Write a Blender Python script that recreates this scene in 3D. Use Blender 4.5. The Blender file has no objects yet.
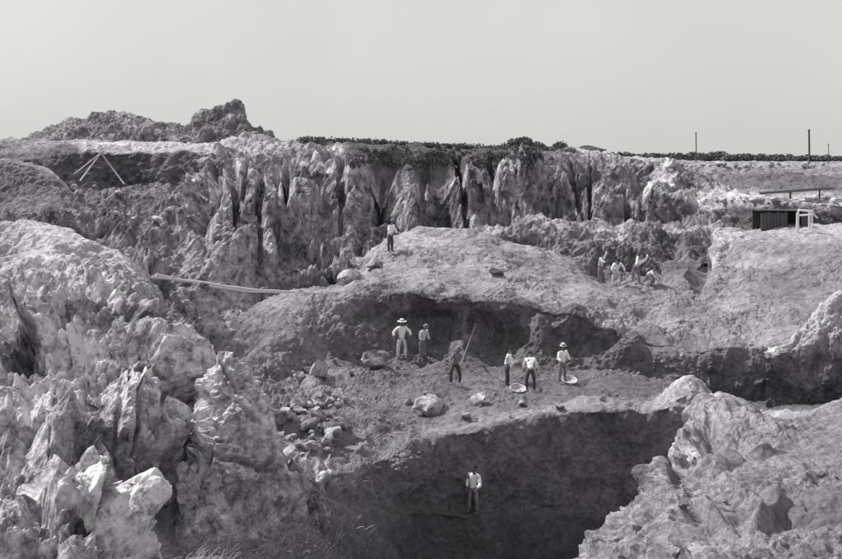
import bpy, bmesh, math, random
import numpy as np
from mathutils import Vector, Matrix

# ------------------------------------------------------------------ camera, sky, sun, exposure
SC = bpy.context.scene
COL = SC.collection
F, HZ, CX, CAMZ = 1150.0, 160.0, 421.0, 14.0      # focal length in photo pixels, horizon row, centre column, eye height
cam_d = bpy.data.cameras.new('camera')
cam = bpy.data.objects.new('camera', cam_d)
COL.objects.link(cam)
cam.location = (0, 0, CAMZ)
cam.rotation_euler = (math.radians(90), 0, 0)
cam_d.sensor_width = 36.0
cam_d.lens = F / 842.0 * 36.0
cam_d.shift_y = -(279.5 - HZ) / 842.0
cam_d.clip_start = 0.5
cam_d.clip_end = 9000
SC.camera = cam

SUN_EL, SUN_AZ = math.radians(50), math.radians(-60)   # azimuth from +Y (view direction), negative = left
world = bpy.data.worlds.new('World')
SC.world = world
world.use_nodes = True
wn, wl = world.node_tree.nodes, world.node_tree.links
wn.clear()
sky = wn.new('ShaderNodeTexSky')
sky.sky_type = 'NISHITA'
sky.sun_disc = False
sky.sun_elevation = SUN_EL
sky.sun_rotation = SUN_AZ
sky.dust_density = 4.0
sky.air_density = 1.2
bw = wn.new('ShaderNodeRGBToBW')                       # black-and-white plate: the sky is rendered without colour
wl.new(sky.outputs['Color'], bw.inputs['Color'])
veil = wn.new('ShaderNodeMix'); veil.data_type = 'RGBA'
veil.inputs['Factor'].default_value = 0.80             # thin even cloud veil over the clear sky
wl.new(bw.outputs['Val'], veil.inputs['A'])
veil.inputs['B'].default_value = (6.2, 6.2, 6.08, 1)
tcs = wn.new('ShaderNodeTexCoord'); cld = wn.new('ShaderNodeTexNoise')          # faint unevenness of the cloud veil
cld.inputs['Scale'].default_value = 2.6; cld.inputs['Detail'].default_value = 4
wl.new(tcs.outputs['Generated'], cld.inputs['Vector'])
cmr = wn.new('ShaderNodeMapRange')
for i_, v_ in enumerate((0.3, 0.7, 0.955, 1.045)): cmr.inputs[i_ + 1].default_value = v_
wl.new(cld.outputs['Fac'], cmr.inputs[0])
vml = wn.new('ShaderNodeVectorMath'); vml.operation = 'SCALE'
wl.new(veil.outputs['Result'], vml.inputs[0]); wl.new(cmr.outputs[0], vml.inputs['Scale'])
bg = wn.new('ShaderNodeBackground')
bg.inputs['Strength'].default_value = 0.10
wl.new(vml.outputs['Vector'], bg.inputs['Color'])
wo = wn.new('ShaderNodeOutputWorld')
wl.new(bg.outputs['Background'], wo.inputs['Surface'])

sun_d = bpy.data.lights.new('sun', 'SUN')
sun_d.energy = 4.8
sun_d.angle = math.radians(0.6)
sun_d.color = (1.0, 0.985, 0.96)
sun = bpy.data.objects.new('sun', sun_d)
COL.objects.link(sun)
sdir = Vector((math.sin(SUN_AZ) * math.cos(SUN_EL), math.cos(SUN_AZ) * math.cos(SUN_EL), math.sin(SUN_EL)))
sun.rotation_euler = (-sdir).to_track_quat('-Z', 'Y').to_euler()
sun.location = (0, 0, 80)

vs = SC.view_settings
vs.view_transform = 'Standard'
vs.look = 'None'
vs.exposure = 0.3
vs.gamma = 1.0
vs.use_curve_mapping = False
SC.cycles.max_bounces = 5
SC.cycles.diffuse_bounces = 3

# ------------------------------------------------------------------ numeric noise
f32 = np.float32


def _h(ix, iy, iz, s):
    n = (ix.astype(np.uint32) * np.uint32(374761393)) ^ (iy.astype(np.uint32) * np.uint32(668265263)) ^ \
        (iz.astype(np.uint32) * np.uint32(2147483647 & 3266489917)) ^ np.uint32((s * 2654435761) & 0xffffffff)
    n = (n ^ (n >> np.uint32(13))) * np.uint32(1274126177)
    n = (n ^ (n >> np.uint32(16))) * np.uint32(2246822519)
    return n ^ (n >> np.uint32(15))


def vnoise(p, s=0):
    i = np.floor(p).astype(np.int32)
    t = (p - i).astype(f32)
    t = t * t * t * (t * (t * 6 - 15) + 10)
    x, y, z = i[:, 0], i[:, 1], i[:, 2]
    r = 0
    for dz in (0, 1):
        wz = t[:, 2] if dz else 1 - t[:, 2]
        for dy in (0, 1):
            wy = t[:, 1] if dy else 1 - t[:, 1]
            for dx in (0, 1):
                wx = t[:, 0] if dx else 1 - t[:, 0]
                r = r + wx * wy * wz * (_h(x + dx, y + dy, z + dz, s).astype(f32) * f32(1 / 4294967295.0))
    return r * 2 - 1


ROT = np.array([[0.36, 0.48, -0.8], [-0.8, 0.6, 0.0], [0.48, 0.64, 0.6]], dtype=f32)


def fbm(p, s=0, octs=4, gain=0.5):
    a, r, q = 1.0, 0, p
    for k in range(octs):
        r = r + a * vnoise(q, s + k * 17)
        q = (q @ ROT) * 2.03 + 11.3
        a *= gain
    return r


def facet(p, s=0, tilt=1.0):
    """fractured-rock cells: every cell is a tilted plane of its own; second value is the distance to the crack"""
    b = np.floor(p - 0.5).astype(np.int32)
    best = np.full(len(p), 9.0, f32); sec = np.full(len(p), 9.0, f32); val = np.zeros(len(p), f32)
    k = f32(1 / 1023.0)
    for dx in (0, 1):
        for dy in (0, 1):
            for dz in (0, 1):
                ix, iy, iz = b[:, 0] + dx, b[:, 1] + dy, b[:, 2] + dz
                h = _h(ix, iy, iz, s)
                h2 = _h(ix, iy, iz, s + 91)
                jx = (h & np.uint32(1023)).astype(f32) * k
                jy = ((h >> np.uint32(10)) & np.uint32(1023)).astype(f32) * k
                jz = ((h >> np.uint32(20)) & np.uint32(1023)).astype(f32) * k
                vx, vy, vz = p[:, 0] - (ix + jx), p[:, 1] - (iy + jy), p[:, 2] - (iz + jz)
                d = vx * vx + vy * vy + vz * vz
                gx = (h2 & np.uint32(1023)).astype(f32) * k * 2 - 1
                gy = ((h2 >> np.uint32(10)) & np.uint32(1023)).astype(f32) * k * 2 - 1
                gz = ((h2 >> np.uint32(20)) & np.uint32(1023)).astype(f32) * k * 2 - 1
                v = (gx + gy) * 0.5 + tilt * (vx * gx + vy * gy + vz * gz)
                m = d < best
                sec = np.where(m, best, np.minimum(sec, d))
                best = np.where(m, d, best)
                val = np.where(m, v, val)
    return val, np.sqrt(sec) - np.sqrt(best)


def planes(p, s=0):
    """continuous piecewise-flat noise: flat broken facets that meet in sharp edges"""
    i = np.floor(p).astype(np.int32)
    f = (p - i).astype(f32)
    o = np.argsort(-f, axis=1, kind='stable')
    fs = np.take_along_axis(f, o, 1)
    c = i.copy()
    n = np.arange(len(p))
    w = np.stack([1 - fs[:, 0], fs[:, 0] - fs[:, 1], fs[:, 1] - fs[:, 2], fs[:, 2]], 1)
    r = 0
    for k in range(4):
        r = r + w[:, k] * (_h(c[:, 0], c[:, 1], c[:, 2], s).astype(f32) * f32(2 / 4294967295.0) - 1)
        if k < 3: c[n, o[:, k]] += 1
    return r


# ------------------------------------------------------------------ helpers
def PT(px, py, Y):
    return np.array([(px - CX) / F * Y, Y, CAMZ - (py - HZ) / F * Y])


def pix(P):
    return P[..., 0] / P[..., 1] * F + CX, HZ - (P[..., 2] - CAMZ) / P[..., 1] * F


def mesh_np(name, V, Q, smooth=False):
    me = bpy.data.meshes.new(name)
    Q = np.asarray(Q, np.int32)
    n = Q.shape[1]
    me.vertices.add(len(V)); me.vertices.foreach_set('co', np.asarray(V, f32).ravel())
    me.loops.add(Q.size); me.loops.foreach_set('vertex_index', Q.ravel())
    me.polygons.add(len(Q))
    me.polygons.foreach_set('loop_start', np.arange(0, Q.size, n, dtype=np.int32))
    me.polygons.foreach_set('loop_total', np.full(len(Q), n, np.int32))
    me.polygons.foreach_set('use_smooth', np.full(len(Q), smooth, bool))
    me.update(calc_edges=True)
    return me


def link(name, data, mat=None, parent=None):
    o = bpy.data.objects.new(name, data)
    COL.objects.link(o)
    if parent is not None:
        o.parent = parent
    if mat is not None:
        o.data.materials.clear(); o.data.materials.append(mat)
    return o


def tag(o, label, cat, group=None, kind=None):
    o['label'] = label
    if cat: o['category'] = cat
    if group: o['group'] = group
    if kind: o['kind'] = kind
    return o


def empty(name, loc, rz=0):
    o = bpy.data.objects.new(name, None)
    COL.objects.link(o)
    o.location = loc; o.rotation_euler = (0, 0, rz)
    o.empty_display_size = 0.2
    return o


def copy_tree(o, parent=None):
    c = o.copy(); COL.objects.link(c)
    if parent is not None: c.parent = parent
    for ch in list(o.children): copy_tree(ch, c)
    return c


# ------------------------------------------------------------------ materials
def rock_mat(name, scale=1.0, contrast=1.0, bump=0.6, tint=(1.0, 0.968, 1.025), lo=0.045, hi=0.68, tone=None):
    m = bpy.data.materials.new(name); m.use_nodes = True
    n, l = m.node_tree.nodes, m.node_tree.links
    n.clear()
    out = n.new('ShaderNodeOutputMaterial'); b = n.new('ShaderNodeBsdfPrincipled')
    b.inputs['Roughness'].default_value = 0.95
    b.inputs['Specular IOR Level'].default_value = 0.08
    l.new(b.outputs[0], out.inputs[0])
    geo = n.new('ShaderNodeNewGeometry')

    def noise(sc, det, rough, dist=0.0):
        t = n.new('ShaderNodeTexNoise'); t.inputs['Scale'].default_value = sc
        t.inputs['Detail'].default_value = det; t.inputs['Roughness'].default_value = rough
        t.inputs['Distortion'].default_value = dist
        l.new(geo.outputs['Position'], t.inputs['Vector'])
        return t.outputs['Fac']

    def math_(op, a, c=None, d=None):
        t = n.new('ShaderNodeMath'); t.operation = op
        for i, v in enumerate((a, c, d)):
            if v is None: continue
            if isinstance(v, (int, float)): t.inputs[i].default_value = v
            else: l.new(v, t.inputs[i])
        return t.outputs[0]

    def mapr(v, a, c, d, e):
        t = n.new('ShaderNodeMapRange'); t.inputs[1].default_value = a; t.inputs[2].default_value = c
        t.inputs[3].default_value = d; t.inputs[4].default_value = e
        l.new(v, t.inputs[0]); return t.outputs[0]

    n1 = noise(0.35 * scale, 9, 0.68, 0.6)
    n2 = noise(2.6 * scale, 8, 0.75, 0.3)
    n3 = noise(11.0 * scale, 5, 0.8)
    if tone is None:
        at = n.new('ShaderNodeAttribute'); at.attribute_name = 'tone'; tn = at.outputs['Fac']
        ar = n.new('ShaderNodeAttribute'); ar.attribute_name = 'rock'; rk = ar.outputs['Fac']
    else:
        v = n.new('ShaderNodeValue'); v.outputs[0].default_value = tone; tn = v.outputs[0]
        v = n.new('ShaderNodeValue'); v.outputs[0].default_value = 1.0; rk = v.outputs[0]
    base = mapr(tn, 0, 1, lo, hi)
    c = contrast
    r1 = mapr(n1, 0.34, 0.64, 1 - 0.62 * c, 1 + 0.42 * c)
    r2 = mapr(n2, 0.36, 0.62, 1 - 0.62 * c, 1 + 0.42 * c)
    rockf = math_('MULTIPLY', r1, r2)
    s1 = mapr(n1, 0.3, 0.7, 0.80, 1.18)
    s2 = mapr(n2, 0.3, 0.7, 0.78, 1.2)
    soilf = math_('MULTIPLY', s1, s2)
    mixf = n.new('ShaderNodeMix'); mixf.data_type = 'FLOAT'
    l.new(rk, mixf.inputs[0]); l.new(soilf, mixf.inputs[2]); l.new(rockf, mixf.inputs[3])
    grit = mapr(n3, 0.35, 0.65, 0.72, 1.28)
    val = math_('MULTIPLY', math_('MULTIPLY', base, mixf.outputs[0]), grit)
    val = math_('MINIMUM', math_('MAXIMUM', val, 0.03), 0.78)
    cc = n.new('ShaderNodeCombineColor')
    for i in range(3):
        l.new(math_('MULTIPLY', val, tint[i]), cc.inputs[i])
    l.new(cc.outputs[0], b.inputs['Base Color'])
    bp = n.new('ShaderNodeBump'); bp.inputs['Strength'].default_value = bump; bp.inputs['Distance'].default_value = 0.12
    hgt = math_('ADD', n2, math_('MULTIPLY', n3, 0.45))
    l.new(hgt, bp.inputs['Height'])
    l.new(bp.outputs[0], b.inputs['Normal'])
    return m


def plain_mat(name, col, rough=0.9, var=0.25, scale=6.0, stretch=None, bump=0.2):
    m = bpy.data.materials.new(name); m.use_nodes = True
    n, l = m.node_tree.nodes, m.node_tree.links
    b = n['Principled BSDF']
    b.inputs['Roughness'].default_value = rough
    b.inputs['Specular IOR Level'].default_value = 0.12
    tc = n.new('ShaderNodeTexCoord')
    mp = n.new('ShaderNodeMapping')
    l.new(tc.outputs['Object'], mp.inputs['Vector'])
    if stretch: mp.inputs['Scale'].default_value = stretch
    t = n.new('ShaderNodeTexNoise'); t.inputs['Scale'].default_value = scale; t.inputs['Detail'].default_value = 6
    t.inputs['Roughness'].default_value = 0.7
    l.new(mp.outputs[0], t.inputs['Vector'])
    r = n.new('ShaderNodeValToRGB')
    r.color_ramp.elements[0].position = 0.3; r.color_ramp.elements[1].position = 0.7
    r.color_ramp.elements[0].color = tuple(c * (1 - var) for c in col) + (1,)
    r.color_ramp.elements[1].color = tuple(min(0.85, c * (1 + var)) for c in col) + (1,)
    l.new(t.outputs['Fac'], r.inputs[0]); l.new(r.outputs[0], b.inputs['Base Color'])
    bp = n.new('ShaderNodeBump'); bp.inputs['Strength'].default_value = bump; bp.inputs['Distance'].default_value = 0.03
    l.new(t.outputs['Fac'], bp.inputs['Height']); l.new(bp.outputs[0], b.inputs['Normal'])
    return m


G = lambda v: (v, v * 0.97, v * 1.02)
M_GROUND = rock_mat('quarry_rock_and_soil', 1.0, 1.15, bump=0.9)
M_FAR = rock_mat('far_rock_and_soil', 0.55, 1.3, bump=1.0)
M_BOULDER = rock_mat('boulder_stone', 1.6, 0.9, tone=0.45)
M_PALE = rock_mat('pale_stone', 1.6, 1.0, tone=0.6)
M_DARKSTONE = rock_mat('dark_stone', 1.6, 0.6, tone=0.15)
M_SHIRT = plain_mat('white_cotton', G(0.8), 0.9, 0.12, 7, bump=.6)
M_SHIRT2 = plain_mat('worn_pale_cotton', G(0.55), 0.9, 0.3, 7, bump=.6)
M_DARKCLOTH = plain_mat('dark_work_cloth', G(0.07), 0.9, 0.25, 9)
M_MIDCLOTH = plain_mat('grey_work_cloth', G(0.2), 0.9, 0.25, 9)
M_SKIN = plain_mat('tanned_skin', (0.15, 0.145, 0.145), 0.6, 0.1, 5)
M_HAIR = plain_mat('dark_hair', G(0.03), 0.7, 0.2, 20)
M_STRAW = plain_mat('straw_hat', G(0.62), 0.8, 0.15, 30)
M_WOOD = plain_mat('weathered_timber', G(0.45), 0.85, 0.35, 4, (6, 6, 0.6), 0.4)
M_PALEWOOD = plain_mat('bleached_pole', G(0.62), 0.85, 0.25, 4, (6, 6, 0.6), 0.4)
M_DARKWOOD = plain_mat('tarred_pole', G(0.085), 0.85, 0.3, 4, (6, 6, 0.6), 0.4)
M_IRON = plain_mat('rusty_iron', G(0.32), 0.6, 0.25, 8)
M_ROPE = plain_mat('hemp_rope', G(0.4), 0.95, 0.2, 30)
M_LEAF = plain_mat('scrub_leaves', G(0.14), 0.9, 0.4, 1.2)
M_DRYGRASS = plain_mat('dry_grass', G(0.27), 0.9, 0.4, 1.0)
M_BASKET = plain_mat('woven_cane', G(0.42), 0.9, 0.3, 25)
M_THATCH = plain_mat('dark_thatch', G(0.06), 0.95, 0.3, 8)
M_WALL = plain_mat('mud_wall', G(0.3), 0.95, 0.2, 3)

# ------------------------------------------------------------------ terrain sheets (profiles across the pit, at real depths)
SHEETS = []
SPACE = 1.25                      # target vertex spacing in render pixels


def row_eval(row, u, dr, dt):
    a = np.array([tuple(c) + (dr, dt)[len(c) - 3:] if len(c) < 5 else c for c in row], float)
    out = [np.interp(u, a[:, 0], a[:, k]) for k in range(1, 5)]
    return out


def smooth_u(a, n):
    if n < 2: return a
    k = np.ones(n) / n
    p = np.pad(a, ((0, 0), (n, n)), mode='edge')
    return np.stack([np.convolve(r, k, 'same') for r in p])[:, n:-n]


def rock_disp(P, rock, amp, big, seed, fine=1.0, soil=1.0, coarse=1.0, steep=0.72, nz=None, blk=1.0):
    q = P.astype(f32)
    warp = np.stack([vnoise(q * 0.5, seed + 3), vnoise(q * 0.5, seed + 4), vnoise(q * 0.5, seed + 5)], 1) * 0.22
    q = q + warp
    sq = q * np.array([1.0, 1.0, steep], f32)             # joints run a little steep
    rq = sq @ ROT
    p1 = planes(rq / big + 3.3, seed + 1)
    p2 = planes((sq @ ROT.T) / (big * 0.47) + 1.7, seed + 2)
    p3 = planes(rq / (big * 0.2), seed + 3)
    p4 = planes((q @ ROT.T) / (big * 0.085), seed + 4)
    v1, c1 = facet(sq / (big * 0.9), seed + 1, 0.5)
    v3, c3 = facet(q / (big * 0.13), seed + 6, 1.0)
    v2, c2 = facet(sq / (big * 0.3), seed + 8, 0.5)
    crack2 = np.minimum(c2 * 4.0, 1.0) - 1.0
    v2 = p3
    crack = np.minimum(c1 * 4.0, 1.0) - 1.0
    mod = np.clip(vnoise(q / (big * 1.3), seed + 14) * 1.2 + 0.6, 0.15, 1.2)      # some faces broken, some smooth
    d = amp * (0.95 * p1 * coarse + 0.42 * p2 * blk + 0.24 * crack * coarse + (0.3 + mod) * (0.22 * p3 + 0.13 * crack2 + 0.13 * p4 * fine)
               + 0.05 * fbm(q * 9.0 / big, seed + 9, 3, 0.7) * fine)
    s = soil * (0.18 * fbm(q * 0.45, seed + 20, 3) + 0.05 * fbm(q * 2.5, seed + 21, 3, 0.6) + 0.05 * np.maximum(v3, 0.25) * np.clip(mod - .3, 0, 1))
    if nz is not None:                                    # cut banks: runnels, pick marks and crumbling courses
        st = np.clip((0.8 - np.abs(nz)) * 2.5, 0, 1).astype(f32)
        run = np.abs(vnoise(q * np.array([1.6, 1.6, .35], f32), seed + 30)) + 0.5 * np.abs(vnoise(q * np.array([4.2, 4.2, .9], f32), seed + 31))
        s = s + st * soil * (0.17 * (0.5 - run) + 0.04 * vnoise(q * np.array([.5, .5, 4.0], f32), seed + 32) + 0.05 * v2)
    return d * rock + s * (1 - 0.6 * rock)


def sheet(name, rows, px0, px1, mat=None, rock=1.0, tone=0.5, amp=1.0, big=2.2, seed=1, sm=9, space=None,
          soil=1.0, fine=1.0, coarse=1.0, steep=0.72, sculpt=(), patches=(), vden=0.4, blk=1.0, edge=False):
    sp = space or SPACE
    a0, a1 = max(px0, -14), min(px1, 856)
    nd = int((a1 - a0) * 1.216 / sp) + 2
    u = np.linspace(a0, a1, nd)                              # dense where the photograph looks, coarser beside it
    if px0 < a0: u = np.concatenate([np.linspace(px0, a0, max(4, int((a0 - px0) * 1.216 / (sp * 6))), endpoint=False), u])
    if px1 > a1: u = np.concatenate([u, np.linspace(px1, a1, max(4, int((px1 - a1) * 1.216 / (sp * 6))), endpoint=False)[::-1]])
    nu = len(u)
    R = []
    for r in rows:
        dr, dt = rock, tone
        if isinstance(r, dict): dr, dt, r = r.get('rock', rock), r.get('tone', tone), r['p']
        R.append(np.stack(row_eval(r, u, dr, dt)))           # py, Y, rock, tone
    R = np.stack(R)                                          # rows, 4, nu
    X = (u[None] - CX) / F * R[:, 1]
    W = np.stack([X, R[:, 1], CAMZ - (R[:, 0] - HZ) / F * R[:, 1]], 2)     # rows, nu, 3
    inside = (u > -30) & (u < 880)
    if inside.sum() < 5: inside[:] = True
    segs = []
    for i in range(len(rows) - 1):
        dpix = np.abs(R[i + 1, 0] - R[i, 0])[inside]
        L = np.linalg.norm(W[i + 1] - W[i], axis=1)[inside]
        D = 0.5 * (R[i, 1] + R[i + 1, 1])[inside]
        w = L / D * F
        k = 1.216 / sp * ((1 - vden) * np.percentile(dpix, 85) + vden * min(np.percentile(w, 75), 160 if vden < .5 else 320))
        segs.append(int(np.clip(k, 4, 190 if vden < .5 else 330)))
    if edge:                                                 # first and last strips lie out of sight
        segs[0] = min(segs[0], 26); segs[-1] = min(segs[-1], 26)
    full = []
    for i, k in enumerate(segs):
        t = np.arange(k) / k
        full.append(np.concatenate([W[i][None] + (W[i + 1] - W[i])[None] * t[:, None, None],
                                    np.repeat(R[i, 2:4].T[None], k, 0) + (R[i + 1, 2:4] - R[i, 2:4]).T[None] * t[:, None, None]], 2))
    full.append(np.concatenate([W[-1], R[-1, 2:4].T], 1)[None])
    G_ = np.concatenate(full)                                # nv, nu, 5
    nv = len(G_)
    for k in range(5):                                       # round the construction lines off a little
        G_[:, :, k] = smooth_u(G_[:, :, k], sm)
        if nv > 20: G_[:, :, k] = smooth_u(G_[:, :, k].T, 5).T
    P = G_[:, :, :3]
    du = np.gradient(P, axis=1); dv = np.gradient(P, axis=0)
    N = np.cross(du, dv); N /= np.linalg.norm(N, axis=2, keepdims=True) + 1e-9
    V = P.reshape(-1, 3)
    rk = G_[:, :, 3].ravel().astype(f32)
    d = rock_disp(V, rk, amp, big, seed, fine, soil, coarse, steep, N[:, :, 2].ravel(), blk)
    bx, by = pix(V)
    wob = vnoise((V / (big * 0.5)).astype(f32), seed + 40) * 0.45
    for f in sculpt:                                         # single knobs (+) and clefts (-)
        ang = math.radians(f[5]) if len(f) > 5 else 0.0
        ex, ey = bx - f[0], by - f[1]
        ax_ = (ex * math.cos(ang) + ey * math.sin(ang)) / f[2]
        ay_ = (-ex * math.sin(ang) + ey * math.cos(ang)) / f[3]
        rr = np.sqrt(ax_ * ax_ + ay_ * ay_) + wob
        d = d + f[4] * np.clip(1.35 - rr, 0, 1) ** 0.8
    V = V + N.reshape(-1, 3) * d[:, None]
    idx = np.arange(nv * nu).reshape(nv, nu)
    Q = np.stack([idx[:-1, :-1], idx[:-1, 1:], idx[1:, 1:], idx[1:, :-1]], 2).reshape(-1, 4)
    me = mesh_np(name, V, Q)
    a = me.attributes.new('rock', 'FLOAT', 'POINT'); a.data.foreach_set('value', rk)
    tn = G_[:, :, 4].ravel().astype(f32)
    for f in patches:                                        # lenses of paler or darker earth; in hollows and clefts, painted shade
        rr = np.sqrt(((bx - f[0]) / f[2]) ** 2 + ((by - f[1]) / f[3]) ** 2) + wob * 0.8
        w = np.clip((1.2 - rr) * 2.5, 0, 1)
        tn = tn * (1 - w) + f[4] * w
    a = me.attributes.new('tone', 'FLOAT', 'POINT'); a.data.foreach_set('value', tn.astype(f32))
    o = link(name, me, mat or M_GROUND)
    qx, qy = pix(V)
    keep = (qx > -20) & (qx < 862) & (qy < 575)
    SHEETS.append((name, V[keep], qx[keep], qy[keep]))
    return o


def on(px, py, only=None, skip=()):
    """the point of the built ground that shows at a photo pixel"""
    best = None
    for nm, V, qx, qy in SHEETS:
        if only and nm not in only: continue
        if nm in skip: continue
        m = np.nonzero((np.abs(qx - px) < 2.2) & (np.abs(qy - py) < 2.2))[0]
        if len(m) == 0: continue
        k = m[np.argmin(V[m, 1])]
        if best is None or V[k, 1] < best[1]: best = V[k]
    return best


def dn(row, dpy, dY=0.0):
    return [(c[0], c[1] + dpy, c[2] + dY) + tuple(c[3:]) for c in row]


def S(o, kind='structure', label=None):
    o['kind'] = kind
    if label: o['label'] = label
    return o


# ---- the working benches in the middle of the pit
r0 = [(40, 640, 20), (200, 640, 22), (330, 640, 27), (400, 640, 34), (470, 640, 38), (600, 640, 39.4), (720, 640, 39.4), (900, 640, 39.4)]
r1 = [(60, 545, 26), (200, 559, 26.5), (330, 559, 31), (390, 559, 36), (430, 559, 38.8), (470, 559, 39.3), (540, 559, 40.1), (600, 559, 40.4), (700, 559, 40.4), (900, 559, 40.4)]
r1b = [(90, 495, 29.7), (200, 506, 30.6), (300, 508, 32.4), (380, 510, 37.2), (430, 512, 39.4), (480, 513, 39.7), (530, 516, 40.6), (620, 516, 41.0), (700, 516, 41.0), (900, 516, 41.0)]
r2 = [(90, 490, 30), (200, 500, 31), (300, 500, 33), (380, 500, 38), (430, 506, 40.1), (480, 508, 40.5), (540, 508, 41.0), (620, 505, 41.3), (700, 505, 41.3), (900, 505, 41.3)]
r3 = [(110, 468, 31), (300, 472, 34), (350, 474, 36.5), (385, 458, 39.6), (410, 444, 40.6), (440, 437, 41), (520, 419, 41.6), (580, 410, 41.9), (650, 410, 41.9), (675, 398, 41.9), (690, 388, 41.9), (705, 400, 42), (760, 420, 42), (900, 420, 42)]
r4 = [(110, 462, 32), (300, 464, 35), (350, 466, 37.5), (385, 448, 40.6), (410, 437, 41.4), (440, 429, 42), (520, 411, 42.6), (580, 403, 43), (650, 402, 43), (672, 390, 43), (686, 377, 43), (694, 375, 43), (702, 388, 43), (720, 405, 43), (760, 415, 43), (900, 415, 43)]
r5 = [(110, 455, 33), (300, 440, 38), (360, 430, 40.5), (400, 425, 42.4), (440, 414, 43.6), (520, 402, 44.8), (580, 396, 45.5), (650, 396, 45.5), (688, 392, 46), (720, 404, 46), (760, 408, 46), (900, 408, 46)]
r6 = [(60, 420, 40), (200, 390, 44), (260, 380, 46), (320, 372, 49), (370, 362, 51.5), (400, 356, 52.5), (440, 358, 52.5), (480, 366, 51.5), (540, 371, 51), (620, 373, 50.7), (680, 382, 50.2), (710, 398, 50.2), (760, 402, 50.2), (900, 402, 50)]
r7 = [(60, 430, 45), (200, 400, 46.5), (245, 372, 48), (268, 345, 48.7), (310, 326, 51), (345, 322, 52.8), (400, 318, 53.7), (440, 318, 53.7), (500, 328, 53), (560, 334, 52.5), (620, 346, 51.8), (660, 354, 51.2), (700, 370, 50.5), (760, 374, 50.5), (900, 374, 50.3)]
r8 = [(60, 390, 50), (200, 370, 52), (240, 345, 52.5), (262, 315, 53), (320, 297, 54), (350, 293, 54), (380, 293, 54.0), (420, 291, 54), (470, 297, 53.6), (520, 303, 53.5), (580, 313, 53), (620, 326, 52.6), (650, 338, 52.3), (690, 347, 51.2), (760, 347, 50.9), (800, 348, 50.8), (900, 348, 50.6)]
r9 = [(60, 385, 51), (200, 362, 53), (240, 338, 53.5), (264, 304, 54), (320, 291, 55), (350, 285, 55), (390, 281, 55.3), (440, 284, 55.3), (500, 291, 55), (560, 300, 54.8), (610, 316, 54), (650, 332, 53.5), (690, 339, 53.5), (760, 338, 52), (800, 338, 51.8), (900, 335, 51.5)]
r10 = [(60, 370, 56), (200, 350, 57), (240, 330, 57), (268, 300, 56.5), (320, 289, 57), (350, 280, 58), (380, 262, 60), (420, 255, 60.5), (500, 268, 59.5), (560, 283, 59), (610, 292, 59), (650, 300, 58.5), (700, 295, 58), (760, 290, 58), (800, 290, 58), (900, 290, 57)]
r11 = [(60, 360, 61), (200, 340, 61), (250, 325, 61), (290, 300, 60), (345, 283, 60), (365, 262, 61.5), (395, 237, 63), (415, 227, 64), (465, 227, 64), (500, 238, 64), (560, 262, 64), (600, 281, 63), (650, 285, 63), (690, 272, 63), (715, 252, 63), (760, 247, 63), (800, 247, 63), (900, 247, 63)]
r12 = [(60, 350, 66), (200, 330, 66), (280, 318, 65), (345, 305, 64), (370, 275, 65), (395, 250, 66), (415, 240, 67), (465, 238, 67), (500, 242, 67), (560, 258, 67), (600, 275, 66.5), (650, 277, 66.5), (690, 262, 66), (708, 240, 66), (716, 233, 66), (760, 231, 66), (800, 230, 67), (900, 229, 67)]
r13 = [(60, 340, 70), (200, 330, 70), (345, 330, 69), (395, 280, 70), (465, 250, 71), (500, 245, 71), (560, 256, 70), (600, 270, 69), (650, 272, 69), (690, 258, 69), (715, 232, 69), (760, 226, 70), (800, 225, 71), (900, 225, 71)]


def rt(row, pts):
    """attach rock / tone values, given as (px, rock, tone) stops, to a row"""
    a = np.array(pts, float)
    xs = sorted(set([c[0] for c in row]) | set(a[:, 0]))
    b = np.array([c[:3] for c in row], float)
    return [(x, float(np.interp(x, b[:, 0], b[:, 1])), float(np.interp(x, b[:, 0], b[:, 2])),
             float(np.interp(x, a[:, 0], a[:, 1])), float(np.interp(x, a[:, 0], a[:, 2]))) for x in xs]


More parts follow.
